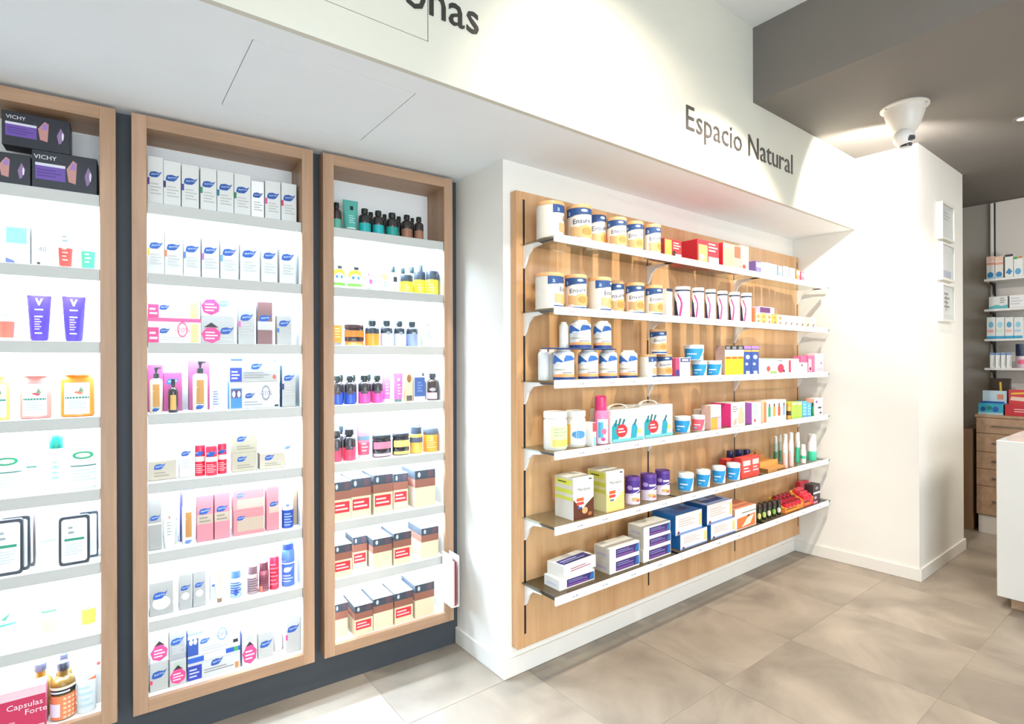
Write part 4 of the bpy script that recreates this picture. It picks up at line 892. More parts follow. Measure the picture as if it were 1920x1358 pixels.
for a, b, y in ((622, 643, 705), (645, 667, 705)):
    s.add('bottle', a, b, y, 'dark bottle with royal blue base', c='#2a2528', bot='#2c50b4', d=-.02, cap='#14201e', sh=.66, neck=.42, capr=.6, caph=.16, botf=.42, pr=pb())
for a, b, y in ((671, 695, 704), (696.5, 718, 704)):
    s.add('bottle', a, b, y, 'dark bottle with hot pink base', c='#2a2528', bot='#e4509c', d=-.02, cap='#14201e', sh=.66, neck=.42, capr=.6, caph=.16, botf=.42, pr=pb())
for a, b, y in ((634, 646, 703), (658, 669, 703), (685, 698, 702)):
    s.add('bottle', a, b, y, 'rear black-capped bottle', c='#332a30', d=.045, cap='#14201e', sh=.62, neck=.42, capr=.6, caph=.18)
s.add('tube', 718, 736, 697, 'hot pink tube, left of the two', c='#ee6aac', cap='#e8e0e6', capf=.1, d=.01, pr=[('lines', .3, .15, .8, .6, 4, '#f7b4d4')])
s.add('tube', 734, 753, 700, 'hot pink tube, right of the two', c='#ec66a8', cap='#4a6a64', capf=.1, d=-.02, pr=[('lines', .3, .15, .8, .6, 4, '#f7b4d4'), ('r', .35, .7, .65, .8, '#c8e8e8')])
s.add('carton', 760, 774, 698, 'slim sand carton with brown oval', c='#d9c49a', dp=.03, pr=[('e', .5, .78, .3, .14, '#8a5a2c'), ('r', .15, .02, .9, .2, '#4a4238')])
s.add('carton', 776, 797, 706, 'white carton with dark blue panel', c='#e9e9ec', dp=.03, pr=[('r', .05, .18, .98, .96, '#3c558c'), ('lines', .3, .35, .8, .8, 4, '#6a84b4')])
s.add('bottle', 787, 799, 699, 'black pump-top bottle behind blue carton', c='#202028', d=.05, cap='#1a1c24', sh=.6)
s.add('bottle', 801, 823, 700, 'brown-black bottle with pink label', c='#33241f', d=-.02, cap='#22242c', sh=.66, neck=.42, capr=.6, caph=.16, pr=[('r', .1, .05, .8, .42, '#f0c4cc'), ('e', .5, .6, .2, .1, '#a8a4a4')])
s = C3[4]
for a, b, y in ((621, 641, 808), (642, 667, 805)):
    s.add('bottle', a, b, y, 'dark bottle with raspberry base', c='#241f22', bot='#e03c58', d=-.02, cap='#1a1c20', sh=.66, neck=.42, capr=.7, caph=.18, botf=.42, pr=pb())
s.add('tube', 668, 695, 800, 'raspberry pink tube with grey band', c='#ee7a8c', cap='#dfe4ea', capf=.12, d=-.02, bot='#ee4a60', botf=.5, pr=[('r', 0, .52, 1, .66, '#5a7684'), ('lines', .2, .1, .8, .45, 3, '#f7a4ae')])
s.add('jar', 697, 733, 816, 'flat black jar with pink label', c='#1e1c20', lid='#22242a', lidf=.18, sy=.7, d=-.02, pr=[('r', .1, .5, .95, .95, '#f07a90'), ('r', .1, .0, .95, .18, '#f4a8bc')])
s.add('jar', 735, 767, 813, 'flat black jar with yellow label', c='#1e1c20', lid='#22242a', lidf=.18, sy=.7, d=-.02, pr=[('r', .1, .5, .95, .95, '#f6cf70'), ('r', .1, .0, .95, .2, '#f2c86a')])
s.add('bottle', 768, 792, 800, 'orange bottle with slate shoulder', c='#f0a040', bot='#f4b050', d=-.02, cap='#3c4858', sh=.66, neck=.42, capr=.85, caph=.3, botf=.4, pr=[('r', 0, .62, 1, .92, '#4a5060')])
s.add('jar', 794, 822, 803, 'tall orange jar with slate lid', c='#f0a034', lid='#56606c', lidf=.26, d=-.02, neck=.95, pr=[('lines', .3, .2, .8, .8, 4, '#f7c884')])
for a, b, y in ((633, 646, 799), (780, 790, 797)):
    s.add('bottle', a, b, y, 'rear slate-capped bottle', c='#3a3438', d=.05, cap='#1c2a30', sh=.62, neck=.42, capr=.7, caph=.18)
HD = dict(c='#e6d2b0', top='#c9ccd0', side='#e4d4ba')
def hair(stk=True, pk='#e8b8b8'):
    p = [('r', 0, .76, 1, 1, '#3a424c'), ('r', 0, .54, 1, .76, '#8f5a48'), ('e', .2, .88, .07, .07, '#b8c0c8'), ('r', .62, .79, .9, .97, pk)]
    if stk: p += [('r', .06, .2, .9, .48, '#d42c34'), ('lines', .12, .24, .84, .44, 2, '#f4c4c4')]
    return p
hl = [('r', 0, .76, 1, 1, '#3a424c'), ('r', 0, .54, 1, .76, '#a4685a')]
ht = [('lines', .15, .2, .85, .8, 4, '#8f9498')]
def hairbox(s, a, b, y, stk, n_, d, dp=.16):
    s.add('carton', a, b, y, n_, dp=dp, d=d, pr=hair(stk, '#59424a'), prl=hl, prt=ht, group='hair colour cartons in the right cabinet', **HD)
s = C3[5]
hairbox(s, 622, 656, 904, True, 'hair colour carton with red sticker, left end', -.035)
hairbox(s, 657, 694, 897, True, 'hair colour carton with red sticker, second one', -.035)
hairbox(s, 700.5, 736, 890, True, 'hair colour carton with red sticker, third one', -.035)
hairbox(s, 738, 765, 888, True, 'hair colour carton with faded red sticker, set back', .0)
hairbox(s, 778, 816, 881, False, 'hair colour carton without sticker, right end', -.035)
s = C3[6]
hairbox(s, 625, 659, 1022, True, 'hair colour carton with red sticker, left end', -.04)
hairbox(s, 662, 688, 1006, True, 'hair colour carton with pink sticker, set back', .01)
hairbox(s, 699, 735, 1009, False, 'hair colour carton without sticker, in the middle', -.04)
hairbox(s, 738, 771, 998, True, 'hair colour carton with red sticker, right of middle', -.04)
hairbox(s, 790, 822, 989, False, 'hair colour carton without sticker, right end', -.035)
s = C3[7]
hairbox(s, 627, 652, 1132, False, 'hair colour carton, left end', -.01)
hairbox(s, 665, 699, 1134, True, 'hair colour carton with red sticker, most forward', -.042)
hairbox(s, 700, 737, 1120, False, 'hair colour carton, touching the most forward one', -.04)
hairbox(s, 740, 774, 1110, True, 'hair colour carton with red sticker, second from right', -.04)
hairbox(s, 778, 814, 1094, False, 'hair colour carton, right end', -.04)

# leaflet holder fixed to the right frame of the right cabinet
u0 = .642; T = empty('leaflet_holder', CABF.w(u0+.012, FRD-.001, .262), CABF.a, 'white leaflet holder clipped to the right frame of the right cabinet', 'holder')
HW = mat('#efeae4', .3)
mb = MB()
mb.box(-.036, -.031, -.1, 0, 0, .24, HW, ch=.001); mb.build('side_plate', T)
mb = MB(); mb.box(.0, .0035, -.1, 0, .0, .235, HW, ch=.001); mb.build('side_plate', T)
mb = MB(); mb.box(-.031, .0, -.1, 0, 0, .004, HW); mb.build('base_plate', T)
T2 = empty('leaflet', CABF.w(u0-.003, FRD-.05, .267), CABF.a, 'maroon leaflets standing in the white holder beside the right cabinet', 'leaflet')
for i in range(4):
    mb = MB(); mb.box(-.012+i*.005, -.0085+i*.005, -.045, .045, 0, .205, mat(['#f0ebe6', '#e9c4c0', '#7c3038', '#8c3a40'][i], .5)); mb.build('sheet', T2)

# ---- wooden rack
ORG = '#eda05c'; NAV = '#1f4478'
def ens(sh=0, big=True):
    f = lambda u: u+sh
    return [('r', f(.2), .0, f(.98), .07, '#1d4f8f'), ('r', f(.22), .16, f(.42), .44, '#c9a878'), ('p', [(f(.42), .12), (f(.95), .12), (f(.95), .46), (f(.62), .5), (f(.42), .4)], '#f0a46a'), ('e', f(.7), .3, .16, .12, '#e9823c'), ('p', [(f(.06), .74), (f(.5), .8), (f(.92), .84), (f(.9), 1), (f(.06), 1)], NAV), ('r', f(.08), .76, f(.32), 1, '#234a86'), ('t', 'a', f(.2), .88, .16, '#c4d4ee'), ('e', f(.62), .92, .1, .045, '#a9bcdc'), ('t', 'Ensure', f(.56), .62, .15, '#1f3c70', .72, .12)]
CK = dict(c='#d9d3c8', lid='#dba672')
s = R[0]
s.add('can', 1004, 1058, 380, 'powder can turned sideways with logo at its right', rot=0, pr=ens(.48), **CK)
s.add('can', 1061, 1109.5, 386, 'powder can facing front with orange glass print', pr=ens(), **CK)
s.add('can', 1099, 1139, 398, 'powder can set back behind its neighbours', d=-.13, pr=ens(.1), **CK)
s.add('can', 1134, 1172, 409, 'powder can in front of the set-back one', pr=ens(), **CK)
s.add('can', 1172, 1206, 416, 'powder can, second from right', pr=ens(), **CK)
s.add('can', 1207, 1240, 422, 'powder can beside the red cartons', pr=ens(.12), **CK)
RD = '#c42a34'
s.add('carton', 1245, 1277, 449, 'small red and orange carton', c=RD, side='#7a1f28', dp=.1, pr=[('r', .02, .1, .4, .95, '#f2a44a'), ('lines', .5, .5, .95, .9, 3, '#f2b4a4'), ('e', .55, .3, .12, .15, '#3a2420'), ('r', .62, .05, .98, .28, '#c9b8b0')])
s.add('carton', 1308, 1348, 452, 'large red carton with deep red side', c='#cf3440', side='#b2202c', top='#d84a4c', dp=.17, pr=[('r', .04, .1, .45, .8, '#f4a868'), ('e', .2, .3, .12, .12, '#f4e0b8'), ('lines', .5, .55, .95, .95, 3, '#f4c0bc'), ('r', .5, .12, .98, .36, '#e9dcd8')])
s.add('carton', 1356, 1388, 458, 'red carton with its lid ajar', c='#e8a49a', side='#c02430', top='#a82a30', dp=.13, pr=[('r', .05, .08, .6, .8, '#f2b48c'), ('r', .65, .5, 1, .95, '#e06a50')])
s.add('carton', 1389, 1404, 461, 'pale salmon carton', c='#efb4a8', dp=.1, pr=[('e', .4, .2, .2, .08, '#b8484a')])
small = [(1417, 1427, 490, '#6a5a94', 'purple'), (1428, 1434, 492, '#e9e9ee', 'white'), (1436, 1446, 493, '#a8cce4', 'light blue'), (1447, 1457, 496, '#b4d4e8', 'ice blue'), (1459, 1467, 499, '#8cb4d4', 'mid blue'), (1469, 1479, 500, '#f2d8cc', 'peach'), (1481, 1491, 503, '#d4e8e0', 'mint'), (1493, 1500, 506, '#e08434', 'orange'), (1502, 1508, 510, '#e0607c', 'rose'), (1509, 1516, 512, '#cfe6cc', 'pale green'), (1518, 1527, 515, '#f0ccd8', 'pale pink')]
for a, b, y, c_, n_ in small:
    s.add('carton', a, b, y, 'small %s carton' % n_, c=c_, dp=.07, pr=[('r', .1, .55, .9, .9, '#f0f0f0'), ('lines', .15, .1, .85, .5, 3, '#8898a8')], group='small cartons at the right end of the top rack shelf')
s = R[1]
s.add('can', 1002, 1057, 513, 'powder can turned half away at left end', pr=ens(.38), **CK)
s.add('can', 1058, 1100, 516, 'powder can facing front, second one', pr=ens(), **CK)
s.add('can', 1101, 1146, 521, 'powder can turned half away, third one', pr=ens(.3), **CK)
s.add('can', 1136, 1170, 527, 'powder can set back, fourth one', d=-.13, pr=ens(), **CK)
s.add('can', 1172, 1208, 531, 'powder can facing front, fifth one', pr=ens(), **CK)
s.add('can', 1209, 1244, 536, 'powder can facing front, sixth one', pr=ens(.08), **CK)
s.add('carton', 1248, 1259, 541, 'slim silver-beige carton with dark top edge', c='#d6cdc4', dp=.06, top='#23304a', pr=[('r', 0, .9, 1, 1, '#23304a')])
rib = [('p', [(.14, .0), (.36, .0), (.3, .3), (.27, .55), (.22, .62), (.14, .8)], '#34345f'), ('p', [(.36, .0), (.44, .04), (.5, .3), (.52, .5), (.46, .68), (.34, .86), (.3, .82), (.42, .6), (.44, .48)], '#b8408c'), ('e', .36, .9, .1, .05, '#c0c8d8'), ('r', .2, .95, .95, 1.0, '#23304a')]
for a, b, y in ((1261, 1294, 538), (1295, 1320, 540), (1320, 1342, 543), (1342, 1364, 546), (1364, 1387, 548), (1388, 1411, 550)):
    s.add('can', a, b, y, 'white can with navy and magenta ribbon', c='#ecebea', lid='#f2f2f0', pr=rib, group='white cans with ribbon print')
s.add('carton', 1412, 1415, 577, 'thin orange carton', c='#d8683c', dp=.06)
cs = ['#f0d8a0', '#f2bc5c', '#f4e0a0', '#f2a04c', '#f4e6d8', '#f4ece8', '#e4dcf0', '#f0e8f0', '#e4f0dc', '#cfe8b0', '#dff0d4']
ns = ['cream', 'amber', 'butter', 'orange', 'ivory', 'white', 'lilac', 'pearl', 'pale green', 'lime', 'mint white']
for i, (c_, n_) in enumerate(zip(cs, ns)):
    a = 1417+i*10.3
    s.add('carton', a, a+9.3, 587+i*.9, 'small %s carton' % n_, c=c_, dp=.06, pr=[('e', .5, .7, .3, .15, '#e8824a' if i < 5 else '#b8c8b8'), ('p', [(.2, .05), (.5, .05), (.8, .4), (.5, .4)], '#8a6a58')], group='small cartons at the right end of the second rack shelf')
lo = s.it[-9]
s.add('carton', 1425, 1452, 576, 'flat purple carton lying on small cartons', c='#c9b8dc', dp=.05, on=lo, pr=[('r', .0, .1, .7, .9, '#5a2c60')])
s.it[-1]['T'].scale = (1, 1, 1)
s = R[2]
milk = [('r', 0, 0, 1, .12, '#1c3f80'), ('p', [(0, .12), (1, .12), (1, .22), (.5, .26), (0, .2)], '#f0a468'), ('lines', .1, .35, .8, .48, 1, '#b8b8a8'), ('lines', .45, .26, .95, .33, 1, '#7a6a88'), ('p', [(.0, .62), (.95, .82), (.75, .96), (.55, .98), (.45, .74), (.18, .98), (.1, .98)], '#2c68b8'), ('p', [(.2, .97), (.48, .72), (.5, .98)], '#f0f0ee'), ('e', .3, .66, .1, .06, '#dfe6f4')]
MK = dict(c='#e9e8e4', cap='#ece9e4', sh=.84, caph=.04, neck=.62, capr=.66)
def mbot(a, b, y, n_, d=None, on=None, pr=milk, hh=None): return s.add('bottle', a, b, y, n_, d=d, on=on, pr=pr, hh=hh, group='white shake bottles', **MK)
lo = mbot(1036, 1076, 655, 'blue and orange shake bottle, lower row leftmost')
mbot(1009, 1030, 657, 'plain white shake bottle, rear left', -.1, pr=(), hh=lo['h'])
mbot(1026, 1042, 656, 'plain white shake bottle beside the printed row', -.1, pr=(), hh=lo['h'])
l2 = mbot(1083, 1121, 655, 'blue and orange shake bottle, lower row second', hh=lo['h'])
mbot(1122, 1157, 656, 'blue and orange shake bottle, lower row third', hh=lo['h'])
mbot(1160, 1195, 657, 'blue and orange shake bottle, lower row rightmost', hh=lo['h'])
s.add('carton', 1036, 1156, 650.5, 'clear cardboard layer between stacked shake bottles', c='#1f3f7c', dp=.075, hh=.004, z=lo['top'], name='layer_card', cat='card')
lc = s.it[-1]
mbot(1048, 1066, 604, 'plain white shake bottle, upper left', -.12, lc, pr=())
mbot(1067, 1108, 600, 'blue and orange shake bottle, upper left', None, lc)
mbot(1112, 1146, 602, 'blue and orange shake bottle, upper right', None, lc)
lo1 = s.add('can', 1197, 1231, 665, 'short beige-lidded can turned sideways', c='#d9d3c8', lid='#c99a6c', pr=ens(.45))
lo2 = s.add('can', 1230, 1263, 665, 'short powder can facing front, lower', c='#d9d3c8', lid='#c99a6c', pr=ens())
s.add('can', 1217, 1250, 618, 'short powder can standing on two others', c='#e0dad0', lid='#c99a6c', on=lo2, pr=ens())
s.add('carton', 1265, 1272, 672, 'thin red and purple carton', c='#b84a70', dp=.05, pr=[('r', 0, 0, 1, .4, '#4a3a80')])
s.add('carton', 1274, 1294, 671, 'white carton with navy top label', c='#eceef0', side='#d890a8', dp=.06, pr=[('r', .05, .78, .95, .98, '#3a3f80'), ('r', .2, .83, .8, .93, '#dfe0ee')])
lo = s.add('wedge', 1296, 1326, 676, 'blue and white tin, lower left')
lo2 = s.add('wedge', 1329, 1359, 676, 'blue and white tin, lower right')
s.add('wedge', 1281, 1320, 647, 'blue and white tin stacked on the others', on=lo)
for i in range(3):
    a = 1357+i*12.2
    s.add('carton', a, a+11.6, 648, 'tall yellow carton with black top', c='#eec42c', side='#a88c84', dp=.06, pr=[('r', 0, .86, 1, 1, '#26242a'), ('r', .2, .88, .8, .97, '#8a8a92'), ('r', 0, .64, 1, .86, '#f4eee6'), ('r', .1, .56, .9, .62, '#d8603c')], group='tall yellow cartons')
for i in range(2):
    a = 1395+i*14.2
    s.add('carton', a, a+13.4, 649, 'tall navy patterned carton', c='#2f4f98', dp=.06, pr=[('r', 0, .9, 1, 1, '#a47cb8'), ('r', 0, .8, 1, .87, '#e8a45c'), ('e', .5, .62, .3, .08, '#a8b8dc'), ('e', .35, .38, .2, .05, '#b8c4e4'), ('r', .25, .02, .75, .14, '#e6e8f0')], group='tall navy patterned cartons')
s.add('carton', 1425, 1456, 672, 'white carton with small strawberry print', c='#f0eeea', dp=.06, pr=[('e', .5, .35, .12, .18, '#e0504c'), ('r', .6, .05, 1, .2, '#8cb060'), ('r', 0, .96, 1, 1, '#6a9a6a')])
s.add('carton', 1457, 1474, 673, 'white carton with large red raspberry print', c='#f2efec', dp=.06, pr=[('e', .4, .38, .36, .3, '#e03450'), ('e', .75, .2, .1, .1, '#3a2a28'), ('lines', .1, .8, .8, .95, 1, '#6a8a80')])
s.add('carton', 1475, 1485, 673, 'slim white carton with red stripe', c='#f4f0e4', dp=.06, pr=[('r', .35, .1, .8, .9, '#cf4058')])
s.add('carton', 1486, 1498, 673, 'slim white carton with pale green stripe', c='#f3f3f0', dp=.06, pr=[('r', .2, .1, .4, .9, '#c8e4cc')])
lo = s.add('carton', 1500, 1514, 680, 'little white carton under a pink one', c='#f2f0ee', dp=.06, pr=[('e', .25, .75, .1, .1, '#4a1c24'), ('r', .6, .1, .9, .5, '#bfe4cc')])
s.add('carton', 1502, 1512, 668, 'little pink carton on a white one', c='#e0608c', dp=.05, on=lo)
s.add('carton', 1515.5, 1527, 667, 'tall pink carton with dark heart', c='#ef6a94', dp=.06, pr=[('r', 0, .1, .5, .8, '#f4b8c4'), ('e', .3, .25, .18, .1, '#7a2040')])
s.add('carton', 1529, 1544, 663, 'tall pale pink carton by the column', c='#f3dfe2', dp=.06, pr=[('e', .7, .5, .12, .06, '#9a8488'), ('r', .1, .1, .9, .25, '#f0b8c8')])
s = R[3]
mj = dict(c='#e9e5da', lid='#f0ede6', lidf=.17, neck=.88)
s.add('jar', 1018, 1063, 772, 'white tub with yellow label', pr=[('r', .35, .05, 1, .85, '#e8dfa8'), ('lines', .45, .45, .9, .8, 3, '#9fb48c'), ('r', .4, .1, 1, .35, '#ecc868')], **mj)
s.add('jar', 1065, 1103, 770, 'white tub with blue flower label', d=-.18, pr=[('r', .0, .05, .3, .85, '#e8b840'), ('r', .3, .05, 1, .85, '#dce6e4'), ('e', .6, .45, .25, .16, '#4a90c4')], **mj)
s.add('carton', 1106, 1113, 793, 'small white carton with red top', c='#eeeceb', dp=.05, pr=[('r', 0, .62, 1, 1, '#e04a50'), ('r', .3, .05, .9, .4, '#7ac0c8')])
s.add('spray', 1115, 1141, 742, 'bright pink bottle with tall pink cap', c='#e87aa4', cap='#e63c78', capf=.3, pr=[('r', .3, .0, 1, .8, '#cfd4e4'), ('r', .35, .2, .6, .7, '#4aa4c8'), ('e', .65, .4, .14, .1, '#e86a8c'), ('e', .6, .15, .12, .06, '#e0407c')])
def nap(): return [('p', [(.03, .05), (.2, .05), (.3, .3), (.42, .5), (.1, .62), (.03, .5)], '#1c9aa4'), ('p', [(.1, .5), (.16, .5), (.2, .72), (.14, .7)], '#1a6a72'), ('p', [(.2, .5), (.26, .5), (.32, .74), (.26, .74)], '#1a6a72'), ('p', [(.3, .48), (.36, .48), (.44, .7), (.38, .72)], '#1a6a72'), ('e', .33, .36, .17, .2, '#d83038'), ('lines', .22, .28, .44, .46, 2, '#f4e0e0'), ('r', .05, .02, 1, .12, '#7cc8d4'), ('p', [(.6, .1), (.78, .1), (.82, .4), (.74, .6), (.64, .5)], '#2a9ab0'), ('p', [(.68, .5), (.74, .5), (.8, .66), (.76, .7)], '#1a6a72'), ('e', .87, .3, .06, .08, '#f0d070'), ('r', .5, 0, .505, 1, '#c4c4c0')]
for a, b, y, n_ in ((1143, 1204, 768, 'left'), (1206, 1261, 760, 'right')):
    r_ = s.add('carton', a, b, y, '%s white carry carton with handle and red disc' % n_, c='#e6e4df', dp=.13, pr=nap())
    q = MB(); w2 = r_['w']*.3
    for i in range(10):
        t0, t1 = pi*i/10, pi*(i+1)/10
        P = [(w2*cos(t0), .022*sin(t0)), (w2*cos(t1), .022*sin(t1)), (w2*.86*cos(t1), .019*sin(t1)), (w2*.86*cos(t0), .019*sin(t0))]
        q.prism([(x_, z_+r_['h']+.0008) for x_, z_ in P], 'y', -.006, .006, mat('#e3ddd2', .4))
    q.build('carry_handle', r_['T'])
s.add('wedge', 1263, 1295, 781, 'small blue and white tin')
s.add('wedge', 1296, 1322, 779, 'small white tin with red panel', c2='#e85a6c')
s.add('carton', 1318, 1332, 768, 'narrow greyish carton in the gap', c='#cfc2b8', dp=.06, d=-.12)
s.add('carton', 1333, 1352, 760, 'white over orange carton', c='#eeeae6', side='#d8b4a8', dp=.06, pr=[('r', 0, 0, .65, .5, '#f0a84a'), ('r', .65, 0, 1, .5, '#e4b4d4'), ('r', .05, .55, .95, .95, '#e4f0e8'), ('r', .05, .48, .95, .52, '#a8948c')])
def face(c1): return [('r', .02, .02, .98, .96, '#efe9e2'), ('p', [(.5, .1), (.95, .1), (.95, .5), (.75, .85), (.6, .8), (.45, .4)], '#f0b89a'), ('p', [(.1, .08), (.35, .1), (.4, .4), (.2, .3)], '#e8a898'), ('lines', .08, .6, .5, .9, 3, '#8a8a84')]
s.add('carton', 1371, 1397, 756, 'white carton with portrait and hot pink side', c='#f0eee8', side='#e23c84', dp=.13, pr=face(0))
s.add('carton', 1410, 1427, 755, 'white carton with purple side', c='#f0eee8', side='#a86ac0', dp=.1, pr=[('lines', .1, .4, .8, .9, 5, '#9ab8b0'), ('r', .2, .1, .4, .25, '#c4505c')])
s.add('carton', 1428, 1437, 753, 'slim orange and peach carton', c='#efb08a', dp=.1, pr=[('r', .5, .05, .95, .95, '#e07a4a')])
for i, (c_, n_) in enumerate((('#2a9a6c', 'green'), ('#f09a3c', 'orange'), ('#e0503c', 'red'), ('#8aa4d8', 'blue'))):
    a = 1438+i*9.1
    s.add('carton', a, a+8.6, 752-i*.8, 'slim white carton showing a %s bottle' % n_, c='#f0f0ee', dp=.08, pr=[('r', .25, .25, .8, .7, c_), ('r', .38, .7, .66, .86, '#5a3a34')], group='slim white cartons with bottle pictures')
s.add('jar', 1474.5, 1483, 756, 'tiny amber bottle with dark label', c='#e2aa50', lid='#d8a040', lidf=.2, pr=[('r', 0, .3, 1, .7, '#3a3018')])
for a, b in ((1485, 1494.5), (1495, 1504)):
    s.add('carton', a, b, 754, 'slim lime green carton', c='#a8d050', dp=.06, pr=[('r', .1, .85, .9, .95, '#f0f0e0')], group='slim lime green cartons')
for a, b, y in ((1505.5, 1513, 753), (1514, 1521, 756)):
    s.add('carton', a, b, y, 'slim blue carton', c='#58b0d8', dp=.06, pr=[('lines', .1, .1, .9, .9, 4, '#a8dcec')], group='slim blue cartons')
s.add('spray', 1521.5, 1526, 755, 'tiny dark green bottle', c='#2a8a5c', cap='#1c4a34')
s.add('carton', 1527, 1543, 747, 'white carton with purple marks by the column', c='#efe4ec', side='#f0b494', dp=.06, pr=[('e', .25, .8, .12, .08, '#8a50a8'), ('r', .4, .4, .8, .5, '#4a3a50'), ('e', .7, .15, .12, .06, '#4a3a44')])
s = R[4]
mer = lambda c1: [('t', 'Meritene', .52, .72, .085, '#4a4a50', .86), ('p', [(.0, .0), (1, .0), (1, .5), (.62, .34), (.45, .25), (.3, .3), (.0, .5)], c1), ('r', .15, .44, .5, .52, '#e8602c'), ('r', .15, .35, .5, .42, '#d84038'), ('lines', .2, .24, .5, .33, 1, '#4060b0'), ('r', .75, .93, .9, .96, '#333')]
msd = [('r', .1, .82, .9, .95, '#d9d84a'), ('lines', .2, .85, .8, .92, 1, '#4a4a30'), ('r', .05, .62, .95, .72, '#c8cc4a'), ('r', .05, .46, .95, .54, '#c8cc4a')]
s.add('carton', 1075, 1113, 895, 'white carton with chocolate brown print', c='#e9e5da', side='#cfcabd', dp=.12, pr=mer('#5a2e1c')+[('e', .55, .2, .14, .08, '#e0a06c'), ('e', .8, .1, .1, .05, '#a86a3c')], prl=msd)
s.add('carton', 1137, 1170, 883, 'white carton with vanilla yellow print', c='#ece8dc', side='#e0d8a0', dp=.12, pr=mer('#f0cf7c'), prl=msd)
pur = [('r', 0, .45, 1, 1, '#4c2a86'), ('p', [(0, .5), (0, .35), (.5, .42), (1, .6), (1, .5)], '#4c2a86'), ('p', [(0, .34), (0, .38), (.5, .45), (1, .62), (1, .58), (.5, .41)], '#e0d8ea'), ('e', .35, .68, .12, .1, '#a890cc'), ('lines', .5, .55, .95, .75, 1, '#e8e0f0'), ('e', .6, .2, .16, .08, '#c8b06a'), ('e', .75, .14, .1, .06, '#d8604c')]
for a, b, y, d_ in ((1171, 1200, 895, -.185), (1200, 1231, 890, -.185), (1228, 1256, 883, -.16)):
    s.add('can', a, b, y, 'purple-topped powder can', c='#d9cbd8', lid='#5a3490', d=d_, pr=pur, group='purple-topped powder cans')
for a, b, y in ((1269, 1301, 888), (1304, 1332, 882), (1334, 1361, 875), (1363, 1390, 868)):
    s.add('wedge', a, b, y, 'blue and white tin', group='blue and white tins in a row')
for a, b, y in ((1362, 1376, 846), (1378, 1393, 844), (1396, 1410, 844)):
    s.add('jar', a, b, y, 'small navy bottle in the back row', c='#28448c', lid='#20285c', d=-.08, pr=[('e', .5, .5, .2, .3, '#c8ccd8')])
for a, b, y in ((1366, 1380, 862), (1388, 1406, 859), (1407, 1422, 855)):
    s.add('carton', a, b, y, 'small red carton with pale bands', c='#e2483c', side='#b82c30', dp=.05, d=-.19 if a > 1380 else -.13, pr=[('r', .15, .6, .9, .85, '#f4d8cc'), ('lines', .2, .25, .9, .55, 2, '#f4c4d4')], group='small red cartons')
KR = mat('#b07a44', .7); 
r_ = s.add('carton', 1437, 1470, 876, 'kraft cardboard counter display with open tray', c='#b9844a', side='#8a6434', dp=.13, name='display_tray', cat='display', pr=[('r', .5, .25, .95, .45, '#2c2418')])
q = MB(); w_, h_, dd = r_['w'], r_['h'], r_['dd']
q.prism([(-w_/2, h_+.001), (w_/2, h_+.001), (w_/2, h_+.03), (w_*.1, h_+.085), (-w_*.1, h_+.1), (-w_/2, h_+.075)], 'y', dd/2-.006, dd/2-.003, KR); q.build('back_card', r_['T'])
q = MB(); q.prism([(-w_/2+.004, h_+.045), (w_*.1, h_+.045), (w_*.05, h_+.065), (-w_/2+.004, h_+.065)], 'y', dd/2-.0068, dd/2-.006, mat('#3c1c34', .5)); q.prism([(-w_*.25, h_+.07), (-w_*.1, h_+.07), (-w_*.17, h_+.09)], 'y', dd/2-.0068, dd/2-.006, mat('#4a2818', .5)); q.build('printed_front', r_['T'])
q = MB(); q.box(-w_/2, w_/2, -.01, dd/2-.007, h_+.001, h_+.028, mat('#2e2a1c', .6), {'t': mat('#d8964c')}); q.box(-w_/2, w_/2, -.014, -.01, h_+.001, h_+.034, mat('#d8964c', .6)); q.build('upper_tray', r_['T'])
for a, b, y in ((1450, 1458, 818), (1459, 1466, 815)):
    s.add('spray', a, b, y, 'clear and green bottle behind the kraft display', c='#b8ccc0', cap='#dfe4e0', bot='#5c9a78', d=-.05)
for a, b, y in ((1467, 1477, 814), (1478, 1488, 811)):
    s.add('spray', a, b, y, 'tall white and pale pink spray', c='#f0ecea', cap='#f2f2ee', bot='#f2c4c0', botf=.4, pr=[('r', .2, .6, .8, .66, '#a8d8cc')])
s.add('spray', 1490, 1500, 811, 'tall white spray with green lower half', c='#efedea', cap='#f2f2ee', bot='#4cc49c', botf=.5, d=-.15)
s.add('spray', 1501, 1511, 834, 'short white spray with green band', c='#f0f0ec', cap='#f0f0ee', pr=[('r', 0, .35, 1, .6, '#3cc49c')])
s.add('spray', 1513, 1531, 814, 'wide white spray with green base', c='#e6e4e8', cap='#eeeaea', bot='#4cccA4', botf=.35)
s = R[5]
def tb(): return [('r', .2, .14, .98, .84, '#3a2c68'), ('r', .22, .2, .8, .36, '#7a4a90'), ('lines', .24, .45, .8, .75, 2, '#8a80b8'), ('p', [(.84, .2), (.97, .2), (.97, .8), (.9, .8)], '#1f6ab0')]
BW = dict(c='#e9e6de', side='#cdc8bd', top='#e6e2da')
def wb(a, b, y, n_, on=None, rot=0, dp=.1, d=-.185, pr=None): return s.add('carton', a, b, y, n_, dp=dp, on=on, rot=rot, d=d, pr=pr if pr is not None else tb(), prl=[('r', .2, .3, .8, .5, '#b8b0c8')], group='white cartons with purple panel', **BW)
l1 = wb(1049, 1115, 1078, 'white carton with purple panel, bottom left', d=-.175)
s.add('carton', 1053, 1119, 1052, 'white carton lying askew with purple panel on top', dp=.1, on=l1, d=-.17, rot=.09, prt=[('r', .05, .1, .9, .6, '#3a3a80'), ('lines', .1, .2, .8, .5, 2, '#b8b8e0')], pr=[('lines', .2, .35, .85, .7, 2, '#a05a6c')], **BW)
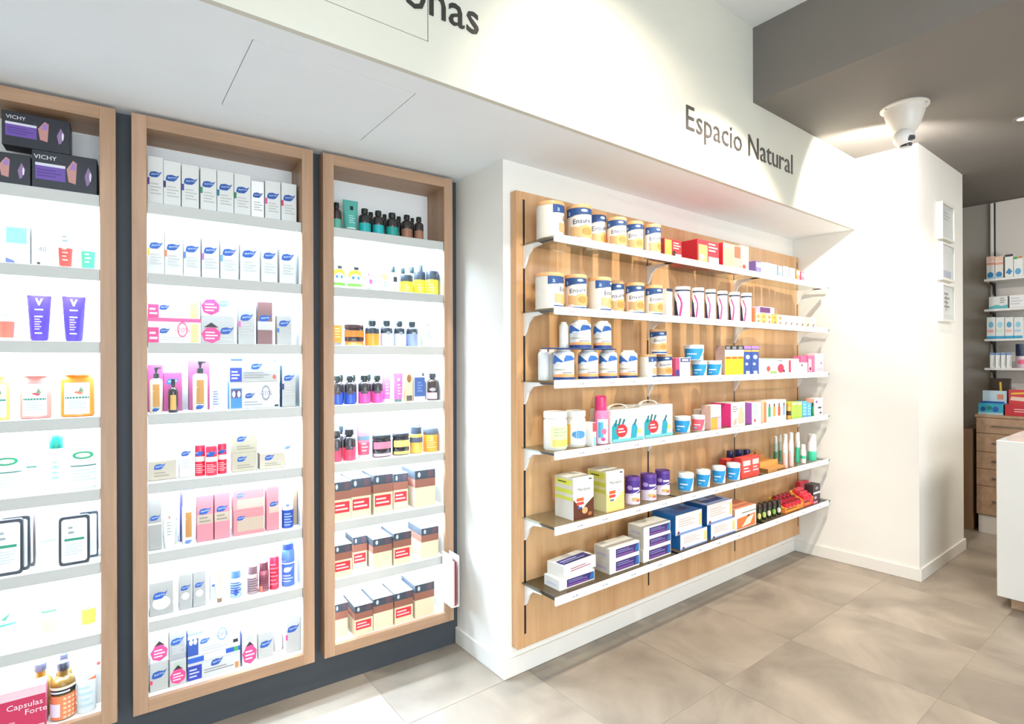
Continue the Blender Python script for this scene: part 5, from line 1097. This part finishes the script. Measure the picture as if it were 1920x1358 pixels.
l1 = wb(1143, 1199, 1045, 'white carton with purple panel, middle pair, lower'); wb(1143, 1199, 1022, 'white carton with purple panel, middle pair, upper', l1)
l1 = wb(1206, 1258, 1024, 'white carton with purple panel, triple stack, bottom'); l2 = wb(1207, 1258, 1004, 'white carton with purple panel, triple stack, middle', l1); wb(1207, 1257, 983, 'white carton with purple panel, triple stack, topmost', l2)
BB = dict(c='#efeae4', side='#1c68ac', top='#1d5c9c')
bp = [('lines', .1, .35, .75, .8, 4, '#c8b4a8'), ('r', .88, .2, .98, .8, '#f0c878'), ('r', .02, .02, 1, .1, '#7a9ad0'), ('e', .1, .12, .04, .08, '#7a2c50')]
bt = [('r', .15, .2, .85, .5, '#2c4880'), ('r', 0, .7, 1, .76, '#5a98d0')]
lo = s.add('carton', 1276, 1326, 996, 'white and blue carton, lower left of four', dp=.1, pr=bp, d=-.19, **BB)
s.add('carton', 1267, 1316, 961, 'white carton with blue top, upper left of four', dp=.15, on=lo, d=-.185, pr=bp, prt=bt, **BB)
lo = s.add('carton', 1334, 1379, 977, 'white and blue carton, lower right of four', dp=.1, pr=bp, d=-.19, **BB)
s.add('carton', 1326, 1373, 942, 'white carton with blue top, upper right of four', dp=.15, on=lo, d=-.185, pr=bp, prt=bt, c='#eee6e2', side='#1c5088', top='#8c94b8')
s.add('carton', 1378, 1417, 951, 'white carton with large orange panel', c='#f0ebe6', side='#e8a890', top='#e8906c', dp=.13, pr=[('p', [(.08, .05), (.95, .05), (.95, .62), (.08, .55)], '#e8743c'), ('p', [(.3, .1), (.7, .15), (.9, .55), (.6, .5)], '#f2d8c4'), ('r', .3, .74, .98, .78, '#5a6a50'), ('e', .62, .56, .06, .06, '#6a3c2c')])
for i in range(5):
    for j in range(2):
        a = 1419+i*9.2
        s.add('jar', a+j*2, a+8.6+j*2, 947-i*2.2-j*3, 'small black-green bottle in the dark cluster', c='#23301f', lid='#3c2f2a', lidf=.28, d=-.185+j*.04, pr=[('e', .5, .5, .3, .3, ['#d8c87a', '#b8cc6a', '#e0d8b0', '#8ab04a', '#d8d8c8'][i])] if j == 0 else (), group='small dark bottles in the cluster')
LATE = []
def tray(a, b, y, n_, c_, edge, n2, tc, lid, dd=.11):
    r_ = s.add('carton', a, b, y, n_, c=c_, side=c_, dp=dd, name='display_tray', cat='display', pr=[('r', .05, .65, .6, .8, '#2c1c10'), ('lines', .1, .2, .8, .5, 2, edge)])
    T = r_['T']; w_, h_ = r_['w'], r_['h']
    q = MB(); q.prism([(-dd/2, h_*.99), (-dd/2, h_+.004), (dd/2-.004, h_+.05), (dd/2, h_+.05), (dd/2, h_*.99)], 'x', -w_/2-.002, -w_/2, mat(edge, .5)); q.prism([(-dd/2, h_*.99), (-dd/2, h_+.004), (dd/2-.004, h_+.05), (dd/2, h_+.05), (dd/2, h_*.99)], 'x', w_/2, w_/2+.002, mat(edge, .5)); q.build('tray_side', T)
    q = MB(); q.box(-w_/2, w_/2, dd/2-.002, dd/2, h_, h_+.05, mat(edge, .5)); q.build('back_card', T)
    k = 0
    for j in range(3):
        for i in range(n2):
            rr = w_/n2/2*.8; x = -w_/2+(i+.5)*w_/n2; yy = -dd/2+.02+j*(dd-.035)/2.4; hh_ = .032+.014*j
            q = MB(); q.lathe([(0, 0), (rr, 0), (rr, hh_*.7), (rr*.7, hh_*.8), (0, hh_*.8)], mat(tc, .3), 12); o = q.build('tube_body', None)
            pos_ = ['leftmost', 'second from left', 'third from left', 'rightmost'][i] if n2 == 4 else ['left one', 'right one'][i]
            E_ = empty('small_tube', (0, 0, 0), s.fr.a, 'small red tube, %s row, %s, in the %s' % (['front', 'middle', 'rear'][j], pos_, ' '.join(n_.split()[:3])), 'tube', 'small red tubes in the '+n_)
            LATE.append((E_, r_, x*(.86 if n2 == 4 else .66), yy))
            o.parent = E_
            q = MB(); q.lathe([(0, hh_*.8), (rr*.8, hh_*.8), (rr*.8, hh_), (0, hh_)], mat(lid, .3), 12); q.build('cap', E_); k += 1
    return r_
tray(1466, 1500, 951, 'orange display tray full of red tubes', '#ef8a3c', '#f2c84a', 4, '#c22434', '#8c1a2c')
tray(1503, 1522, 937, 'red display tray with yellow edge', '#e04a40', '#f2b84a', 2, '#cf2c3c', '#d84a58', .09)
s.add('carton', 1523.5, 1536, 909, 'dark patterned carton at the right end', c='#3a3434', dp=.06, pr=[('r', .0, .5, 1, .6, '#e4e0e0'), ('e', .5, .8, .2, .08, '#9a9aa0'), ('e', .3, .3, .2, .08, '#c8a4b0'), ('r', 0, 0, .6, .12, '#e88cb0')])
s.add('carton', 1503, 1511, 903, 'tall red carton behind the small tray, left', c='#cf2c44', dp=.03, d=-.07)
s.add('carton', 1513, 1521, 901, 'tall red carton behind the small tray, right', c='#cf2c44', dp=.03, d=-.07)

# ---- far wall shelves
s = FS[0]
for a, b in ((1849.5, 1864.5), (1865.5, 1880.5)):
    s.add('carton', a, b, 481, 'peach-topped carton with blue base print', c='#dcd8d0', dp=.08, pr=[('r', 0, .78, 1, 1, '#e8c0a8'), ('r', 0, .62, 1, .72, '#e09478'), ('e', .5, .16, .4, .14, '#2a7cb0'), ('r', 0, 0, 1, .06, '#9cc8d8')])
s.add('carton', 1884, 1899.5, 477, 'white carton with black top edge', c='#e3e4e0', dp=.08, pr=[('r', 0, .9, 1, 1, '#2c2a2c'), ('p', [(.1, .2), (.5, .4), (.9, .25), (.6, .1)], '#2c84bc')])
s.add('carton', 1900.5, 1917, 481, 'white carton with green and orange top line', c='#e3e6e2', dp=.08, pr=[('r', 0, .88, .45, 1, '#4a9a4c'), ('r', .5, .9, 1, 1, '#c87a4c'), ('e', .5, .25, .35, .16, '#5aa4cc')])
s = FS[1]
s.add('carton', 1854, 1889, 556, 'low white carton with teal waves', c='#dbdbd6', dp=.08, pr=[('p', [(0, 0), (1, 0), (1, .3), (.7, .2), (.4, .32), (0, .15)], '#5ab4b8'), ('lines', .6, .4, .9, .9, 3, '#8a94a0')])
s.add('carton', 1892.5, 1925, 553, 'low plain white carton', c='#e6e6e6', dp=.08, pr=[('lines', .1, .2, .8, .85, 3, '#c4c8cc')])
s = FS[2]
for i in range(4):
    a = 1850+i*17
    s.add('carton', a, a+16, 595, 'white carton with light blue figure', c='#dfe2e0', dp=.06, pr=[('e', .5, .65, .3, .14, ['#7abcd0', '#9cd0dc', '#5a9cc4', '#8cc8dc'][i]), ('r', .1, .3, .8, .42, ['#e8a8a0', '#c8e0c8', '#e8b8a8', '#a8c8e0'][i]), ('r', 0, 0, 1, .12, '#2c9cc8')])
s = FS[3]
for i in range(4):
    a = 1854+i*10.3
    s.add('carton', a, a+9.4, 662, 'small slanted white carton', c='#dcdcd8', dp=.06, rot=.25, d=-.2, pr=[('r', 0, .86, 1, 1, '#6a8cb8'), ('p', [(.6, .1), (.8, .1), (1, .8), (.85, .8)], '#a8a8a0')], group='small slanted white cartons')
s.add('jar', 1904, 1926, 645, 'navy-topped jar with pink label', c='#c9b4c0', lid='#23304a', lidf=.5, pr=[('e', .6, .5, .3, .25, '#d8607c')])
DT = Shelf(FARF, .962, 'drawer cabinet top', -.46, None, None, None)
s = DT
s.add('carton', 1855, 1893, 710, 'dark brown carton with yellow stripe', c='#3a2c22', dp=.06, d=-.2, pr=[('p', [(.55, .1), (.7, .1), (.6, .9), (.5, .9)], '#e0b83c')])
r_ = s.add('carton', 1834, 1881, 757, 'blue and teal display box with raised card', c='#3ca0b8', side='#2c7ca0', dp=.16, name='display_box', cat='display', pr=[('e', .2, .5, .1, .2, '#1c4c94'), ('e', .45, .6, .12, .2, '#1f7c70'), ('e', .7, .5, .12, .25, '#2a5cac'), ('r', 0, 0, 1, .2, '#a8c4c8')])
q = MB(); w_, h_ = r_['w'], r_['h']; q.box(-w_/2, w_/2*.95, .06, .064, h_, h_+.1, mat('#cfdde0', .5), {'f': mat('#c4d8dc')}); q.box(w_*.1, w_*.35, .0585, .06, h_+.03, h_+.07, mat('#d8906c')); q.box(-w_/2, w_*.4, .0, .05, h_+.0005, h_+.012, mat('#1c50a8', .3)); q.build('raised_card', r_['T'])
r_ = s.add('carton', 1884, 1935, 760, 'red display box with white print', c='#c0323c', side='#8c1f2c', dp=.16, name='display_box', cat='display', pr=[('lines', .35, .3, .95, .7, 2, '#e8b4b4')])
q = MB(); w_, h_ = r_['w'], r_['h']; q.box(-w_/2, w_/2, .05, .054, h_, h_+.115, mat('#d04448', .5)); q.prism([(-w_*.45, h_+.03), (w_*.4, h_+.02), (w_*.45, h_+.05), (-w_*.4, h_+.06)], 'y', .0485, .05, mat('#e8d4c0')); q.prism([(-w_*.4, h_+.075), (w_*.3, h_+.085), (w_*.3, h_+.1), (-w_*.4, h_+.09)], 'y', .0485, .05, mat('#e8c04c')); q.build('raised_card', r_['T'])
settle()
for E_, r_, x, yy in LATE: E_.location = r_['s'].fr.w(r_['u']+x, r_['d']+yy, r_['top']+.0008)
finish_labels()
